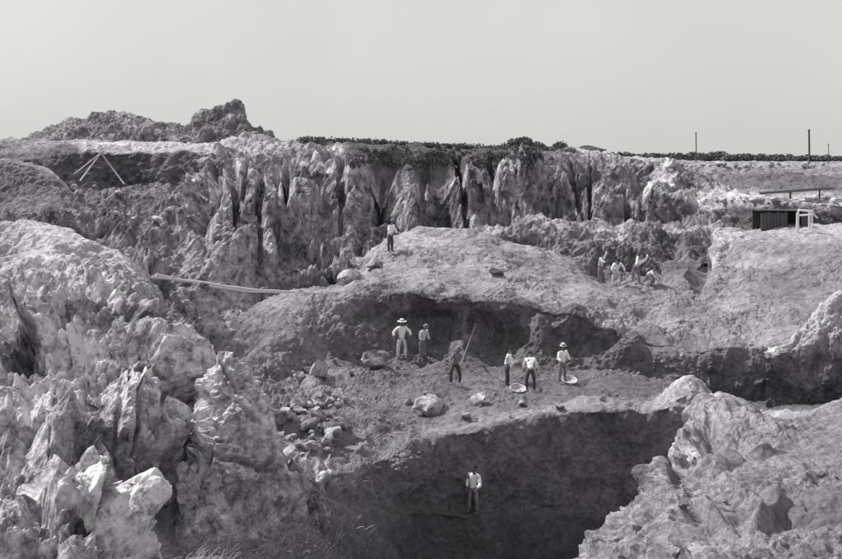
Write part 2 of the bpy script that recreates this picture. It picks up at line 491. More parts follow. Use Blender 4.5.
bench = sheet('pit_benches', [
    rt(r0, [(60, .25, .25), (400, .15, .07), (600, .1, .04)]),  # right end of these rows darkened: lower-pit shade put into the tone
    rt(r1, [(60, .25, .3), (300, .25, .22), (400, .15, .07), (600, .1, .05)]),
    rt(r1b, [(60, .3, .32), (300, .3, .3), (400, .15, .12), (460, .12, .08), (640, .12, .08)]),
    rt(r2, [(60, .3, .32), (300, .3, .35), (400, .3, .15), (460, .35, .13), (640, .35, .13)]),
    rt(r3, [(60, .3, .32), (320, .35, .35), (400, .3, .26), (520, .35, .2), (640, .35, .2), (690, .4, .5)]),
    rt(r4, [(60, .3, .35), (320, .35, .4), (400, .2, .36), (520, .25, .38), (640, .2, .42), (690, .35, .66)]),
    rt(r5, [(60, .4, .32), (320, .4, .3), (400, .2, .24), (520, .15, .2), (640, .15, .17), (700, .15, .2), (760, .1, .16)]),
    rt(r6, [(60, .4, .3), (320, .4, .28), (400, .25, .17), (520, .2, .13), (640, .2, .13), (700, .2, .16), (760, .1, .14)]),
    rt(r7, [(60, .6, .15), (240, .6, .16), (270, .4, .3), (300, .4, .34), (350, .4, .24), (400, .45, .21), (520, .45, .19), (620, .4, .2), (700, .3, .18), (800, .2, .17)]),  # cut face and right-hand trench toned dark, shade put into the colour
    rt(r8, [(60, .6, .15), (240, .6, .16), (270, .4, .36), (300, .3, .42), (350, .45, .35), (400, .45, .2), (520, .45, .2), (620, .4, .22), (700, .35, .25), (800, .2, .25)]),
    rt(r9, [(60, .6, .15), (240, .6, .2), (270, .3, .4), (300, .25, .45), (400, .25, .42), (520, .3, .35), (620, .25, .36), (690, .3, .35), (800, .1, .4)]),
    rt(r10, [(60, .6, .15), (240, .6, .2), (300, .3, .42), (380, .2, .44), (500, .16, .36), (620, .18, .3), (690, .3, .3), (740, .12, .34), (800, .12, .3)]),
    rt(r11, [(60, .6, .3), (300, .5, .4), (400, .18, .5), (480, .15, .4), (600, .25, .3), (680, .5, .25), (720, .35, .46), (760, .12, .38), (800, .12, .34)]),
    rt(r12, [(60, .7, .3), (400, .3, .5), (480, .3, .5), (600, .5, .25), (690, .6, .2), (715, .3, .6), (800, .05, .6)]),
    rt(r13, [(60, .7, .3), (400, .5, .4), (600, .5, .25), (700, .4, .4), (800, .1, .55)]),
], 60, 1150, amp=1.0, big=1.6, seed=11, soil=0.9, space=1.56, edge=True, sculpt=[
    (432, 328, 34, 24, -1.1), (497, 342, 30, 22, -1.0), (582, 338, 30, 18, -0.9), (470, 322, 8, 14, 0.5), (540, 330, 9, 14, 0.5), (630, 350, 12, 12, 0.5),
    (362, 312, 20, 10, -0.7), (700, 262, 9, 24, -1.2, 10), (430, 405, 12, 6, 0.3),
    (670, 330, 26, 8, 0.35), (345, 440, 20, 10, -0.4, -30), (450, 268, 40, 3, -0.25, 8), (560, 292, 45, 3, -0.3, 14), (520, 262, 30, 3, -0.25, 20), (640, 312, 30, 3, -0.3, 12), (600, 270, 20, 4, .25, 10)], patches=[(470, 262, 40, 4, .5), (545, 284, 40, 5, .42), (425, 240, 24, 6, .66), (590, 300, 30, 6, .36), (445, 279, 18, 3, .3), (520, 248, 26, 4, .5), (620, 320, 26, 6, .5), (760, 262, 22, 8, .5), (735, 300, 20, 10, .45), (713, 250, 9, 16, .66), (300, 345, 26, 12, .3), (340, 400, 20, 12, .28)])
S(bench)

# ---- rock knoll behind the digging gang on the upper bench
k0 = [(470, 262, 66.5), (540, 270, 66.3), (600, 284, 65.6), (650, 286, 65.6), (690, 272, 65.6), (722, 258, 66)]
k1 = [(470, 240, 69), (520, 242, 68.6), (560, 242, 68.4), (600, 252, 67.8), (650, 252, 67.8), (690, 246, 68), (722, 242, 69)]
k2 = [(470, 236, 70), (505, 229, 70), (530, 221, 70), (575, 219, 70), (600, 224, 70.5), (640, 228, 71), (690, 228, 71), (722, 234, 71)]
k3 = [(470, 240, 74), (530, 226, 74), (600, 224, 75), (650, 226, 75), (722, 236, 75)]
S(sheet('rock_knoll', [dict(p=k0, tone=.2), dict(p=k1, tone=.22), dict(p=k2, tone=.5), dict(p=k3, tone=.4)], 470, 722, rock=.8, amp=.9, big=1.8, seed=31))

# ---- far quarry wall, overburden and the plain behind it
w0 = [(-150, 330, 64), (150, 330, 64), (250, 330, 66), (330, 318, 68), (420, 265, 74), (520, 252, 76), (600, 248, 77), (700, 242, 77), (800, 236, 74), (1000, 236, 74)]
w1 = [(-150, 250, 72), (150, 250, 72), (200, 275, 73), (250, 285, 74), (330, 285, 75), (380, 255, 78), (430, 240, 80), (520, 230, 82), (600, 227, 82), (700, 228, 80), (760, 230, 76), (1000, 230, 76)]
w2 = [(-150, 222, 78), (100, 222, 78), (170, 235, 80), (215, 225, 80), (260, 225, 81), (330, 220, 83), (420, 205, 86), (520, 200, 87), (600, 200, 87), (650, 208, 86), (700, 212, 84), (760, 214, 77), (830, 214, 76.6), (1000, 214, 76.6)]
w3 = [(-150, 205, 86), (60, 208, 86), (130, 212, 87), (180, 205, 87), (205, 185, 88), (240, 172, 88), (300, 165, 89), (345, 170, 90), (420, 176, 90.5), (480, 177, 90.5), (520, 177, 91), (560, 172, 91.5), (590, 166, 92), (630, 166, 92), (650, 178, 91), (690, 192, 90), (720, 198, 86), (760, 201, 78), (830, 201, 77.5), (1000, 201, 77.5)]
w4 = [(-150, 190, 97), (60, 186, 99), (125, 186, 100), (180, 185, 98), (210, 176, 94), (240, 166, 93), (300, 158, 93), (345, 168, 92), (420, 174, 92), (520, 175, 92.2), (550, 170, 93.5), (590, 158, 96), (620, 158, 97), (660, 172, 96), (720, 186, 95), (800, 190, 92), (1000, 190, 92)]
w5 = [(-150, 165, 100.5), (0, 160, 100.5), (60, 152, 100.8), (80, 151, 101.2), (200, 152, 100), (235, 150, 99), (290, 147, 96), (330, 150, 95.5), (352, 147, 94), (420, 150, 94), (480, 152, 94.2), (530, 153, 95), (560, 154, 98), (590, 154, 101), (640, 162, 104), (700, 171, 105), (800, 174, 104), (1000, 174, 104)]
w6 = [(-150, 150, 112), (0, 145, 112), (60, 144, 112), (90, 143, 110), (200, 145, 110), (270, 140, 106), (340, 140.5, 100), (352, 142, 100), (420, 145, 101), (480, 147.5, 101), (530, 149, 102), (560, 150, 104), (590, 151, 106), (640, 159, 112), (700, 167, 114), (800, 168, 114), (1000, 168, 114)]
w7 = [(-150, 146, 140), (0, 144, 140), (200, 145, 140), (340, 149, 140), (480, 152, 140), (590, 156, 140), (700, 163.5, 140), (1000, 164, 140)]
w8 = [(-150, 155, 400), (300, 157, 400), (1000, 161.2, 400)]
w9 = [(-150, 159.4, 4500), (1000, 160.3, 4500)]
w4b = dn(w5, 2.0, -0.25)
rc = random.Random(21)
CLEFT = [(rc.uniform(205, 645), rc.uniform(178, 245), rc.uniform(2.2, 4.2), rc.uniform(14, 34), -rc.uniform(1.0, 1.9), rc.uniform(-12, 12)) for _ in range(30)]
wall = sheet('quarry_wall', [
    rt(w0, [(-150, .8, .3), (1000, .5, .35)]),
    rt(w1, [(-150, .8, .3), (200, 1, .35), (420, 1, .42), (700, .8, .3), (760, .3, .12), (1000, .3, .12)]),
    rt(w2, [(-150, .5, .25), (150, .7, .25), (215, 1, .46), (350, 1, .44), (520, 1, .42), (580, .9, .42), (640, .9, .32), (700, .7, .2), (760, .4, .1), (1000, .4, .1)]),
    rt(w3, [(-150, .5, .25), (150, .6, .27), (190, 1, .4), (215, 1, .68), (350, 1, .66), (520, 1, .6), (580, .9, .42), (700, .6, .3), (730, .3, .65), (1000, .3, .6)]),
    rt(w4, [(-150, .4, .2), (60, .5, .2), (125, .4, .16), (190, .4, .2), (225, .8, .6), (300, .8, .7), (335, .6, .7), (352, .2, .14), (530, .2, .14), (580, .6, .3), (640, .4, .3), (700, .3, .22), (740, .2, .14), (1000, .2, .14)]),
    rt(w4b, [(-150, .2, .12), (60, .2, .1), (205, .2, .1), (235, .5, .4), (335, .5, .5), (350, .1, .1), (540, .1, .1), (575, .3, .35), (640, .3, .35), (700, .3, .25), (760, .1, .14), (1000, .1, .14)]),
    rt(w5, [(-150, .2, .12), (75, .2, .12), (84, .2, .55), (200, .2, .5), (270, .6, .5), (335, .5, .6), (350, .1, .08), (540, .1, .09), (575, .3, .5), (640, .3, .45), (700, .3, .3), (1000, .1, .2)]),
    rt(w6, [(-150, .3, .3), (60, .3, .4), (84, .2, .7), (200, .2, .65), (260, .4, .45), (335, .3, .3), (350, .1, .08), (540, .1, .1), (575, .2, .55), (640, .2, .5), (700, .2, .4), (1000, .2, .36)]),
    rt(w7, [(-150, .1, .25), (300, .1, .2), (560, .1, .25), (640, .1, .36), (1000, .1, .33)]),
    dict(p=w8, rock=0, tone=.3), dict(p=w9, rock=0, tone=.3),
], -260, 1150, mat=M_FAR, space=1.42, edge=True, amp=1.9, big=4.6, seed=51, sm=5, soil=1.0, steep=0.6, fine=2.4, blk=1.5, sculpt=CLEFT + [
    (384, 196, 9, 30, -1.7), (441, 196, 13, 28, -1.8), (366, 238, 8, 34, -1.4), (322, 215, 8, 26, -1.3), (205, 225, 9, 30, -1.5), (290, 258, 16, 14, -1.5),
    (350, 180, 20, 15, 1.6), (412, 200, 9, 26, 1.3), (470, 192, 13, 24, 1.3), (250, 215, 26, 34, 1.5), (305, 195, 14, 20, 1.2), (520, 188, 20, 14, 1.2), (560, 205, 14, 8, -1.5),
    (600, 188, 30, 18, -1.2), (235, 268, 18, 13, 1.6), (270, 262, 9, 18, 1.2), (215, 195, 14, 10, -1.0), (165, 200, 25, 8, -1.0), (110, 200, 20, 7, 0.8), (664, 186, 16, 18, 1.0), (690, 202, 26, 5, .8, -15), (738, 199, 18, 4, .6), (640, 190, 8, 20, -1.5)],
    patches=[(660, 186, 12, 18, .85), (688, 203, 26, 4, .85), (736, 199, 18, 3, .6), (335, 151, 9, 4, .9), (206, 161, 9, 3, .7), (441, 194, 12, 28, .3), (384, 194, 9, 30, .3), (366, 240, 7, 30, .3)])  # low tones at the end: shade painted into the clefts
S(wall)

# deep floor under everything, so that no gap opens from another viewpoint
fl = [(-150, 640, 30), (1000, 640, 30)]
S(sheet('pit_floor', [[(-600, 160 + 18 / y * F, y), (1500, 160 + 18 / y * F, y)] for y in (14.0, 30.0, 60.0, 96.0)],
        -600, 1500, rock=.2, tone=.25, space=14, seed=5))

# ---- bank at the far left
b0 = [(-150, 225, 82), (0, 224, 82), (60, 222, 82), (90, 215, 83)]
b1 = [(-150, 190, 87), (0, 190, 87), (40, 192, 87), (70, 200, 87), (90, 208, 87)]
b2 = [(-150, 160, 90), (0, 160, 90), (28, 163, 90), (45, 171, 90), (62, 184, 90), (90, 205, 90)]
b3 = [(-150, 157, 93), (0, 157, 93), (28, 160, 93), (45, 168, 93), (62, 182, 93), (90, 205, 93)]
b4 = dn(b3, 35, 4)
S(sheet('spoil_bank', [dict(p=b0, tone=.3, rock=.5), dict(p=b1, tone=.16, rock=.3), dict(p=b2, tone=.2, rock=.2), dict(p=b3, tone=.65, rock=.2), dict(p=b4, tone=.4)],
        -260, 90, mat=M_FAR, rock=.3, amp=1.2, big=2.5, seed=61))

# ---- slope coming in from the right edge
q0 = [(765, 402, 47.6), (850, 404, 47.2), (1000, 404, 46.8)]
q1 = [(765, 358, 47.8), (788, 349, 47.6), (820, 346, 47.2), (850, 346, 46.8), (1000, 340, 46)]
q2 = [(765, 356, 48), (788, 341, 48), (800, 330, 48), (820, 311, 48), (842, 292, 48), (900, 255, 48), (1000, 215, 48)]
q3 = [(765, 372, 51), (800, 345, 51), (842, 300, 52), (900, 260, 53), (1000, 215, 54)]
q4 = dn(q3, 60, 3)
S(sheet('side_slope', [dict(p=dn(q0, 70, -.5), tone=.12), dict(p=q0, tone=.17), dict(p=dn(q1, 10, 0), tone=.18), dict(p=q1, tone=.4), dict(p=q2, tone=.65), dict(p=q3, tone=.5), q4], 765, 1150, rock=.55, amp=.8, big=1.5, seed=71))  # lower rows toned dark: shade of the face put into its colour

# ---- rock outcrops of the foreground (things)
o0 = [(-150, 520, 24), (0, 500, 25), (60, 480, 27), (110, 468, 28), (160, 470, 29), (200, 478, 30), (250, 482, 31), (300, 474, 32.5), (330, 476, 33)]
o1 = [(-150, 430, 29), (0, 420, 30), (60, 410, 30.5), (110, 425, 30), (160, 430, 30.5), (185, 415, 33), (215, 430, 32.5), (250, 440, 32.5), (280, 460, 33), (300, 474, 33.5), (330, 486, 35)]
o2 = [(-150, 340, 34), (0, 335, 34), (50, 320, 34), (100, 312, 34), (135, 332, 33.5), (160, 358, 33), (174, 385, 34), (186, 410, 36), (205, 420, 35), (235, 430, 35), (258, 440, 35), (275, 455, 35), (296, 475, 35), (330, 490, 37)]
o3 = [(-150, 290, 38), (0, 290, 38), (60, 285, 37.5), (100, 282, 37.5), (140, 298, 38), (165, 330, 39), (185, 378, 39), (205, 385, 38), (258, 430, 38), (300, 490, 38), (330, 495, 38)]
o4 = [(-150, 222, 42), (0, 226, 42), (30, 220, 42), (60, 227, 42), (100, 244, 42), (130, 260, 42), (152, 273, 42.5), (166, 292, 43), (185, 370, 42), (258, 450, 42), (330, 500, 42)]
o5 = [(-150, 226, 48), (0, 230, 47), (60, 234, 47), (100, 252, 47), (152, 286, 47), (185, 390, 46), (330, 510, 46)]
CRACK = [(rc.uniform(0, 175), rc.uniform(300, 455), rc.uniform(1.6, 3.0), rc.uniform(12, 34), -rc.uniform(.3, .55), rc.uniform(-65, 35)) for _ in range(15)]
o6 = [(-150, 350, 51), (152, 370, 50), (330, 520, 49)]
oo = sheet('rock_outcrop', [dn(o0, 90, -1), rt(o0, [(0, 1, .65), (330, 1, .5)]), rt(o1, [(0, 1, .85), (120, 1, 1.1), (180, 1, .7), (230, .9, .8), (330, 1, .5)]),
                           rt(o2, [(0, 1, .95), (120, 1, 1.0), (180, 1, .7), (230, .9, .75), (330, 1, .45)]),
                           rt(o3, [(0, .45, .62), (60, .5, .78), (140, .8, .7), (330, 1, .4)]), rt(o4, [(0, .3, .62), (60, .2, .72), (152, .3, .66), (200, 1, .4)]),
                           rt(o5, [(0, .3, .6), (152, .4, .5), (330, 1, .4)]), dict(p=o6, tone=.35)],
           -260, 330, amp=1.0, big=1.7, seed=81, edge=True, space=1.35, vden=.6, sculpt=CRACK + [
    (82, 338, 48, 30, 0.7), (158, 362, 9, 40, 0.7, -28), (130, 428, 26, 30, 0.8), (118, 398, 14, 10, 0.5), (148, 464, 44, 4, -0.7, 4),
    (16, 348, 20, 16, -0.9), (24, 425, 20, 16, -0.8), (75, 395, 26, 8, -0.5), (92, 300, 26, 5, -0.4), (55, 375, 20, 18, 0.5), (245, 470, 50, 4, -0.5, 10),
    (60, 440, 22, 18, 0.5), (150, 335, 10, 12, -0.6)], patches=[(128, 425, 24, 28, 1.0), (20, 350, 24, 20, .3), (25, 430, 22, 18, .3), (60, 265, 40, 10, .8)])  # low tones here are shade painted into the hollows
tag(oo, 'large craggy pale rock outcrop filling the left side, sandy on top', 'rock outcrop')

n0 = [(-150, 640, 17.5), (0, 640, 17.5), (100, 640, 18), (215, 660, 19)]
n1 = [(-150, 570, 18.5), (0, 555, 18.8), (60, 535, 19.2), (110, 545, 19.5), (150, 580, 20), (215, 640, 20)]
n2 = [(-150, 520, 20), (0, 503, 20), (25, 482, 20.5), (50, 467, 21), (85, 458, 21.5), (104, 463, 21.6), (114, 486, 21.8), (128, 497, 21.8), (140, 520, 22), (168, 555, 22), (215, 610, 22)]
n3 = [(-150, 535, 23), (0, 520, 23), (50, 485, 23), (85, 475, 23), (120, 510, 23), (168, 570, 23), (215, 620, 23)]
n4 = dn(n3, 120, 2)
no = sheet('rock_outcrop', [dn(n0, 120, -2), n0, dict(p=n1, tone=.8), dict(p=n2, tone=.9), n3, n4], -260, 215, rock=1, tone=.5, amp=.6, big=1.15, seed=95, edge=True, space=1.3, sm=7, vden=.6, sculpt=[
    (106, 486, 5, 22, -0.6, 8), (84, 533, 16, 9, -0.5, 20), (38, 510, 10, 18, -0.35), (60, 490, 16, 14, 0.3), (128, 505, 10, 14, 0.3), (20, 545, 20, 8, -0.3), (75, 555, 20, 10, 0.3)], patches=[(82, 530, 18, 12, .3), (105, 486, 6, 22, .3)])  # patches paint shade into the hole and the upright cleft
tag(no, 'nearest rough pale rock in the bottom left corner', 'rock outcrop')

e0 = [(540, 640, 24), (620, 640, 22), (700, 640, 18), (850, 640, 17), (1000, 640, 17)]
e1 = [(540, 602, 27), (580, 562, 28), (620, 547, 27), (660, 545, 24), (700, 540, 21.5), (760, 535, 21), (850, 530, 21), (1000, 530, 21)]
e2 = [(540, 610, 29), (570, 562, 30), (600, 538, 30), (630, 520, 29.5), (650, 506, 29), (668, 500, 28), (680, 505, 27.5), (700, 490, 25.5), (760, 470, 26), (850, 470, 26), (1000, 470, 26)]
e3 = [(540, 625, 32), (600, 565, 33), (632, 528, 32.5), (648, 500, 32), (656, 478, 31.5), (668, 458, 31.5), (676, 470, 31.5), (688, 450, 31.5), (700, 440, 31), (740, 430, 31), (800, 430, 31), (1000, 430, 31)]
e4 = [(540, 650, 34), (600, 600, 34.5), (650, 540, 35), (668, 490, 35.5), (678, 432, 36), (688, 408, 36), (700, 402, 36), (738, 402, 36), (756, 409, 36), (772, 416, 36.5), (800, 410, 37), (842, 399, 37), (1000, 390, 38)]
e5 = dn(e4, 22, 2.2)
e6 = dn(e5, 120, 1.5)
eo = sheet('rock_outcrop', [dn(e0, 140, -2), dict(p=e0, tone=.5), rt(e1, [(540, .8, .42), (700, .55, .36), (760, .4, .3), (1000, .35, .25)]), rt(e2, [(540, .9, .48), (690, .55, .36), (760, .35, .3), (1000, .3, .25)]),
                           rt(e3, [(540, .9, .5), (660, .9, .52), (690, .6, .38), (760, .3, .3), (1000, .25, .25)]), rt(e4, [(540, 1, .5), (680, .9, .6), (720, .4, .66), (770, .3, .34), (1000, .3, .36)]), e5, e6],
           540, 1150, rock=.8, tone=.45, amp=.65, big=1.4, seed=103, edge=True, space=1.42, sm=9, vden=.7, sculpt=[
    (684, 452, 7, 26, -0.8, 20), (660, 475, 6, 24, 0.4, 18), (715, 415, 26, 12, 0.4), (725, 470, 18, 8, 0.35, -30), (708, 440, 5, 14, -0.4, 15), (715, 522, 22, 6, 0.45, 18), (765, 520, 26, 6, 0.45, -28),
    (735, 540, 26, 10, -0.4), (690, 520, 14, 8, -0.5), (600, 540, 22, 8, 0.3, -25), (770, 455, 22, 6, -0.35, -15), (690, 545, 8, 14, 0.3), (775, 505, 8, 8, 0.3)])
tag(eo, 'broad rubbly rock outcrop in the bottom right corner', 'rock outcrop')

p0 = [(178, 480, 28.6), (215, 484, 29.2), (250, 486, 29.8), (285, 478, 31), (312, 478, 32)]
p1 = [(178, 470, 30.2), (196, 440, 30.2), (215, 420, 30), (240, 425, 30.2), (262, 440, 30.8), (285, 466, 31.6), (312, 480, 32.4)]
p2 = [(178, 462, 31.6), (188, 425, 31.4), (198, 385, 31.2), (208, 358, 31), (217, 345, 31), (226, 347, 31), (238, 358, 31), (252, 374, 31.2), (262, 392, 31.4), (272, 418, 31.8), (284, 448, 32.2), (298, 470, 32.6), (312, 484, 33)]
p3 = dn(p2, 26, 1.6)
p4 = dn(p3, 130, 1.0)
po = sheet('rock_pinnacle', [dn(p0, 70, -.6), dict(p=p0, tone=.45), rt(p1, [(178, 1, .5), (230, .8, 1.0), (262, .8, .98), (312, 1, .6)]), rt(p2, [(178, 1, .7), (215, .9, .95), (270, .9, .9), (312, 1, .6)]), dict(p=p3, tone=.5), dict(p=p4, tone=.4)],
           178, 312, rock=.9, amp=.6, coarse=.4, big=1.2, seed=121, edge=True, space=1.2, sm=3, sculpt=[(248, 462, 40, 4, -0.5, 14), (205, 430, 5, 30, -0.4, -10), (240, 400, 16, 26, 0.25, -25), (232, 380, 2, 24, -.4, -30), (255, 430, 2, 26, -.4, -20), (218, 440, 14, 2, -.35, 10)])
tag(po, 'sharp-topped pale rock pinnacle between the left crags and the rubble heap', 'rock outcrop')

s0 = [(160, 380, 37.5), (190, 370, 38), (235, 372, 38.5)]
s1 = [(160, 345, 39.5), (180, 325, 39.5), (200, 318, 39.5), (218, 340, 39.8), (235, 365, 40)]
s2 = [(160, 335, 40.5), (172, 312, 40.5), (180, 290, 40.5), (188, 284, 40.5), (198, 287, 40.5), (206, 310, 40.5), (216, 332, 40.5), (235, 362, 41)]
s3 = dn(s2, 18, 1.5)
so = sheet('rock_stack', [dn(s0, 50, -.5), dict(p=s0, tone=.3), dict(p=s1, tone=.45), dict(p=s2, tone=.62), s3, dn(s3, 120, 1)], 160, 235, rock=1, tone=.35, amp=.7, big=1.3, seed=131, sm=3)
tag(so, 'narrow broken rock stack below the near end of the log bridge', 'rock outcrop')

# ---- heaps on the skyline
h0 = [(10, 156, 165), (110, 158, 165), (215, 156, 165)]
h1 = [(10, 146, 172), (60, 136, 172), (110, 132, 172), (160, 134, 172), (215, 148, 172)]
h2 = [(10, 145, 180), (30, 136, 180), (50, 126, 180), (72, 118, 180), (98, 112, 180), (128, 112, 180), (148, 118, 180), (172, 124, 180), (190, 132, 180), (215, 147, 180)]
ho = sheet('spoil_heap', [h0, h1, h2, dn(h2, 8, 10), dn(h2, 30, 25)], 10, 215, mat=M_FAR, rock=.6, tone=.3, amp=1.6, coarse=.5, big=3.4, blk=1.6, seed=141, soil=1.5, fine=1.2, sm=3)
tag(ho, 'broad dark spoil heap on the skyline left of the steep knob', 'spoil heap')
g0 = [(150, 152, 168), (220, 154, 168), (295, 150, 168)]
g1 = [(150, 144, 174), (190, 132, 174), (225, 126, 174), (255, 134, 174), (295, 146, 174)]
g2 = [(150, 146, 178), (170, 137, 178), (186, 127, 178), (194, 117, 178), (202, 109, 178), (212, 106, 178), (224, 101, 178), (239, 101, 178), (244, 108, 178), (248, 118, 178), (256, 127, 178), (272, 136, 178), (295, 145, 178)]
go = sheet('spoil_heap', [g0, g1, g2, dn(g2, 6, 6), dn(g2, 30, 18)], 150, 295, mat=M_FAR, rock=.7, tone=.26, amp=1.7, coarse=.25, big=3.2, blk=1.6, seed=151, soil=1, fine=1.2, sm=2)
tag(go, 'steep dark knob of rock on the skyline, highest point in view', 'spoil heap')


# ------------------------------------------------------------------ small builders
def tube(pts, radii, n=8, cap=True):
    pts = [Vector(p) for p in pts]
    V, Q = [], []
    up = None
    for i, p in enumerate(pts):
        d = (pts[min(i + 1, len(pts) - 1)] - pts[max(i - 1, 0)]).normalized()
        if up is None:
            up = Vector((0, 0, 1)) if abs(d.z) < 0.9 else Vector((1, 0, 0))
        a = d.cross(up).normalized(); b = a.cross(d).normalized(); up = b
        r = radii[i] if hasattr(radii, '__len__') else radii
        for k in range(n):
            t = 2 * math.pi * k / n
            V.append(p + a * (r * math.cos(t)) + b * (r * math.sin(t)))
    for i in range(len(pts) - 1):
        for k in range(n):
            Q.append((i * n + k, i * n + (k + 1) % n, (i + 1) * n + (k + 1) % n, (i + 1) * n + k))
    if cap:
        Q.append(tuple(range(n)));  Q.append(tuple(range((len(pts) - 1) * n, len(pts) * n))[::-1])
    return V, Q


def build(name, shapes, mat, parent=None, smooth=True):
    V, Q = [], []
    for v, q in shapes:
        o = len(V); V += [tuple(x) for x in v]; Q += [tuple(o + i for i in f) for f in q]
    me = bpy.data.meshes.new(name); me.from_pydata(V, [], Q); me.update()
    if smooth:
        for p in me.polygons: p.use_smooth = len(p.vertices) == 4
    return link(name, me, mat, parent)


def lathe(prof, n=20, sx=1.0):
    V, Q = [], []
    for r, z in prof:
        for k in range(n):
            t = 2 * math.pi * k / n
            V.append((r * math.cos(t) * sx, r * math.sin(t), z))
    for i in range(len(prof) - 1):
        for k in range(n):
            Q.append((i * n + k, i * n + (k + 1) % n, (i + 1) * n + (k + 1) % n, (i + 1) * n + k))
    return V, Q


def ball(c, r, n=10):
    V, Q = [], []
    for i in range(n + 1):
        a = math.pi * i / n
        for k in range(n):
            t = 2 * math.pi * k / n
            V.append((c[0] + r[0] * math.sin(a) * math.cos(t), c[1] + r[1] * math.sin(a) * math.sin(t), c[2] + r[2] * math.cos(a)))
    for i in range(n):
        for k in range(n):
            Q.append((i * n + k, (i + 1) * n + k, (i + 1) * n + (k + 1) % n, i * n + (k + 1) % n))
    return V, Q


# ------------------------------------------------------------------ boulders
def rock_mesh(name, seed, sub=2, sc=(1, 1, 1), amp=0.35, big=0.9):
    bm = bmesh.new(); bmesh.ops.create_icosphere(bm, subdivisions=sub, radius=1.0)
    V = np.array([v.co[:] for v in bm.verts], f32)
    n = V / np.linalg.norm(V, axis=1, keepdims=True)
    q = V + seed * 7.31
    v1, c1 = facet(q / big, seed, 0.9); v2, c2 = facet(q / (big * .4), seed + 5, 0.9)
    d = 1 + amp * (0.7 * v1 + 0.25 * v2 + 0.25 * fbm(q * 2, seed, 3))
    # cut by a few planes so that the block gets flat broken sides
    rng = np.random.RandomState(seed)
    W = n * d[:, None]
    for k in range(10):
        pn = rng.normal(size=3); pn /= np.linalg.norm(pn)
        h = W @ pn - rng.uniform(.45, .8)
        W = W - np.where(h > 0, h * 0.97, 0)[:, None] * pn
    W = W * np.array(sc)
    for v, c in zip(bm.verts, W): v.co = c
    me = bpy.data.meshes.new(name); bm.to_mesh(me); bm.free()
    return me


BM = [rock_mesh('boulder', 3 + i, 2, (1, 0.85 + 0.3 * ((i * 7) % 5) / 5, 0.6 + 0.25 * ((i * 3) % 4) / 4)) for i in range(8)]
for i, m in enumerate(BM): m.materials.append(M_BOULDER)
BMP = [m.copy() for m in BM]
for m in BMP: m.materials.clear(); m.materials.append(M_PALE)
BMF = [m.copy() for m in BM]
M_FARSTONE = rock_mat('far_stone', 0.8, 0.8, tone=0.7)
for m in BMF: m.materials.clear(); m.materials.append(M_FARSTONE)
RNG = random.Random(77)


def boulder(px, py, size, label, group=None, meshes=BM, only=None, sink=0.25, name='boulder', flat=1.0, skip=()):
    p = on(px, py, only, skip)
    if p is None: return None
    me = meshes[RNG.randrange(len(meshes))]
    o = link(name, me)
    o.location = (p[0], p[1], p[2] + size * (0.5 - sink) * flat)
    o.scale = (size * RNG.uniform(.8, 1.2) * .6, size * RNG.uniform(.8, 1.2) * .6, size * RNG.uniform(.75, 1.1) * .6 * flat)
    o.rotation_euler = (RNG.uniform(-.5, .5), RNG.uniform(-.5, .5), RNG.uniform(0, 6.28))
    tag(o, label, 'rock', group)
    return o


ORD = ['leftmost', 'second', 'third', 'fourth', 'fifth', 'sixth', 'seventh', 'eighth', 'ninth', 'tenth', 'eleventh', 'twelfth', 'thirteenth', 'fourteenth',
       'fifteenth', 'sixteenth', 'seventeenth', 'eighteenth', 'nineteenth', 'twentieth', 'twenty-first', 'twenty-second', 'twenty-third', 'twenty-fourth']


def order_labels(group, phrase):
    obs = sorted([o for o in COL.objects if o.get('group') == group], key=lambda o: o.location.x / o.location.y)
    for i, o in enumerate(obs):
        o['label'] = ('leftmost of the ' if i == 0 else 'rightmost of the ' if i == len(obs) - 1 else ORD[i] + ' from left among the ') + phrase


def scatter(n, poly, s0, s1, label, group, meshes=BM, only=None, **k):
    for i in range(n):
        for _ in range(30):
            x = RNG.uniform(min(a[0] for a in poly), max(a[0] for a in poly)); y = RNG.uniform(min(a[1] for a in poly), max(a[1] for a in poly))
            ins = False
            for (x1, y1), (x2, y2) in zip(poly, poly[1:] + poly[:1]):
                if (y1 > y) != (y2 > y) and x < (x2 - x1) * (y - y1) / (y2 - y1) + x1: ins = not ins
            if ins: break
        t = RNG.random() ** 2.2
        boulder(x, y, s0 + (s1 - s0) * t, label, group, meshes, only, **k)


scatter(46, [(272, 420), (300, 395), (345, 385), (352, 420), (335, 455), (308, 470), (285, 462)], .2, .72,
        'angular pale block in the rubble heap beside the rock pinnacle', 'blocks of the rubble heap', BMP, ('pit_benches',))
scatter(20, [(262, 345), (330, 310), (385, 330), (420, 370), (440, 415), (380, 430), (300, 400), (262, 390)], .1, .45,
        'loose grey stone on the slope left of the diggers', 'stones on the rubble slope', BM, ('pit_benches',))
scatter(13, [(410, 385), (480, 395), (600, 385), (690, 370), (640, 400), (470, 424), (400, 420)], .12, .45,
        'small loose stone on the terrace floor below the diggers', 'stones on the terrace floor', BM, ('pit_benches',))
scatter(16, [(70, 185), (125, 186), (195, 188), (230, 215), (150, 225), (90, 218), (60, 205)],   .3, .95,
        'far stone on the rubbly ledge below the pole tripod', 'stones on the far ledge', BMF, ('quarry_wall',))
scatter(11, [(655, 505), (700, 440), (842, 420), (842, 559), (600, 559)],   .08, .32,
        'loose stone lying on the bottom right outcrop', 'stones on the right outcrop', BM, ('rock_outcrop',))
for i in range(24):
    boulder(642 + i * 8.3 + RNG.uniform(-3, 3), RNG.uniform(163.5, 168), RNG.uniform(.3, .8), 'pale stone in the long row across the plain', 'row of stones across the plain', BMF, ('quarry_wall',))
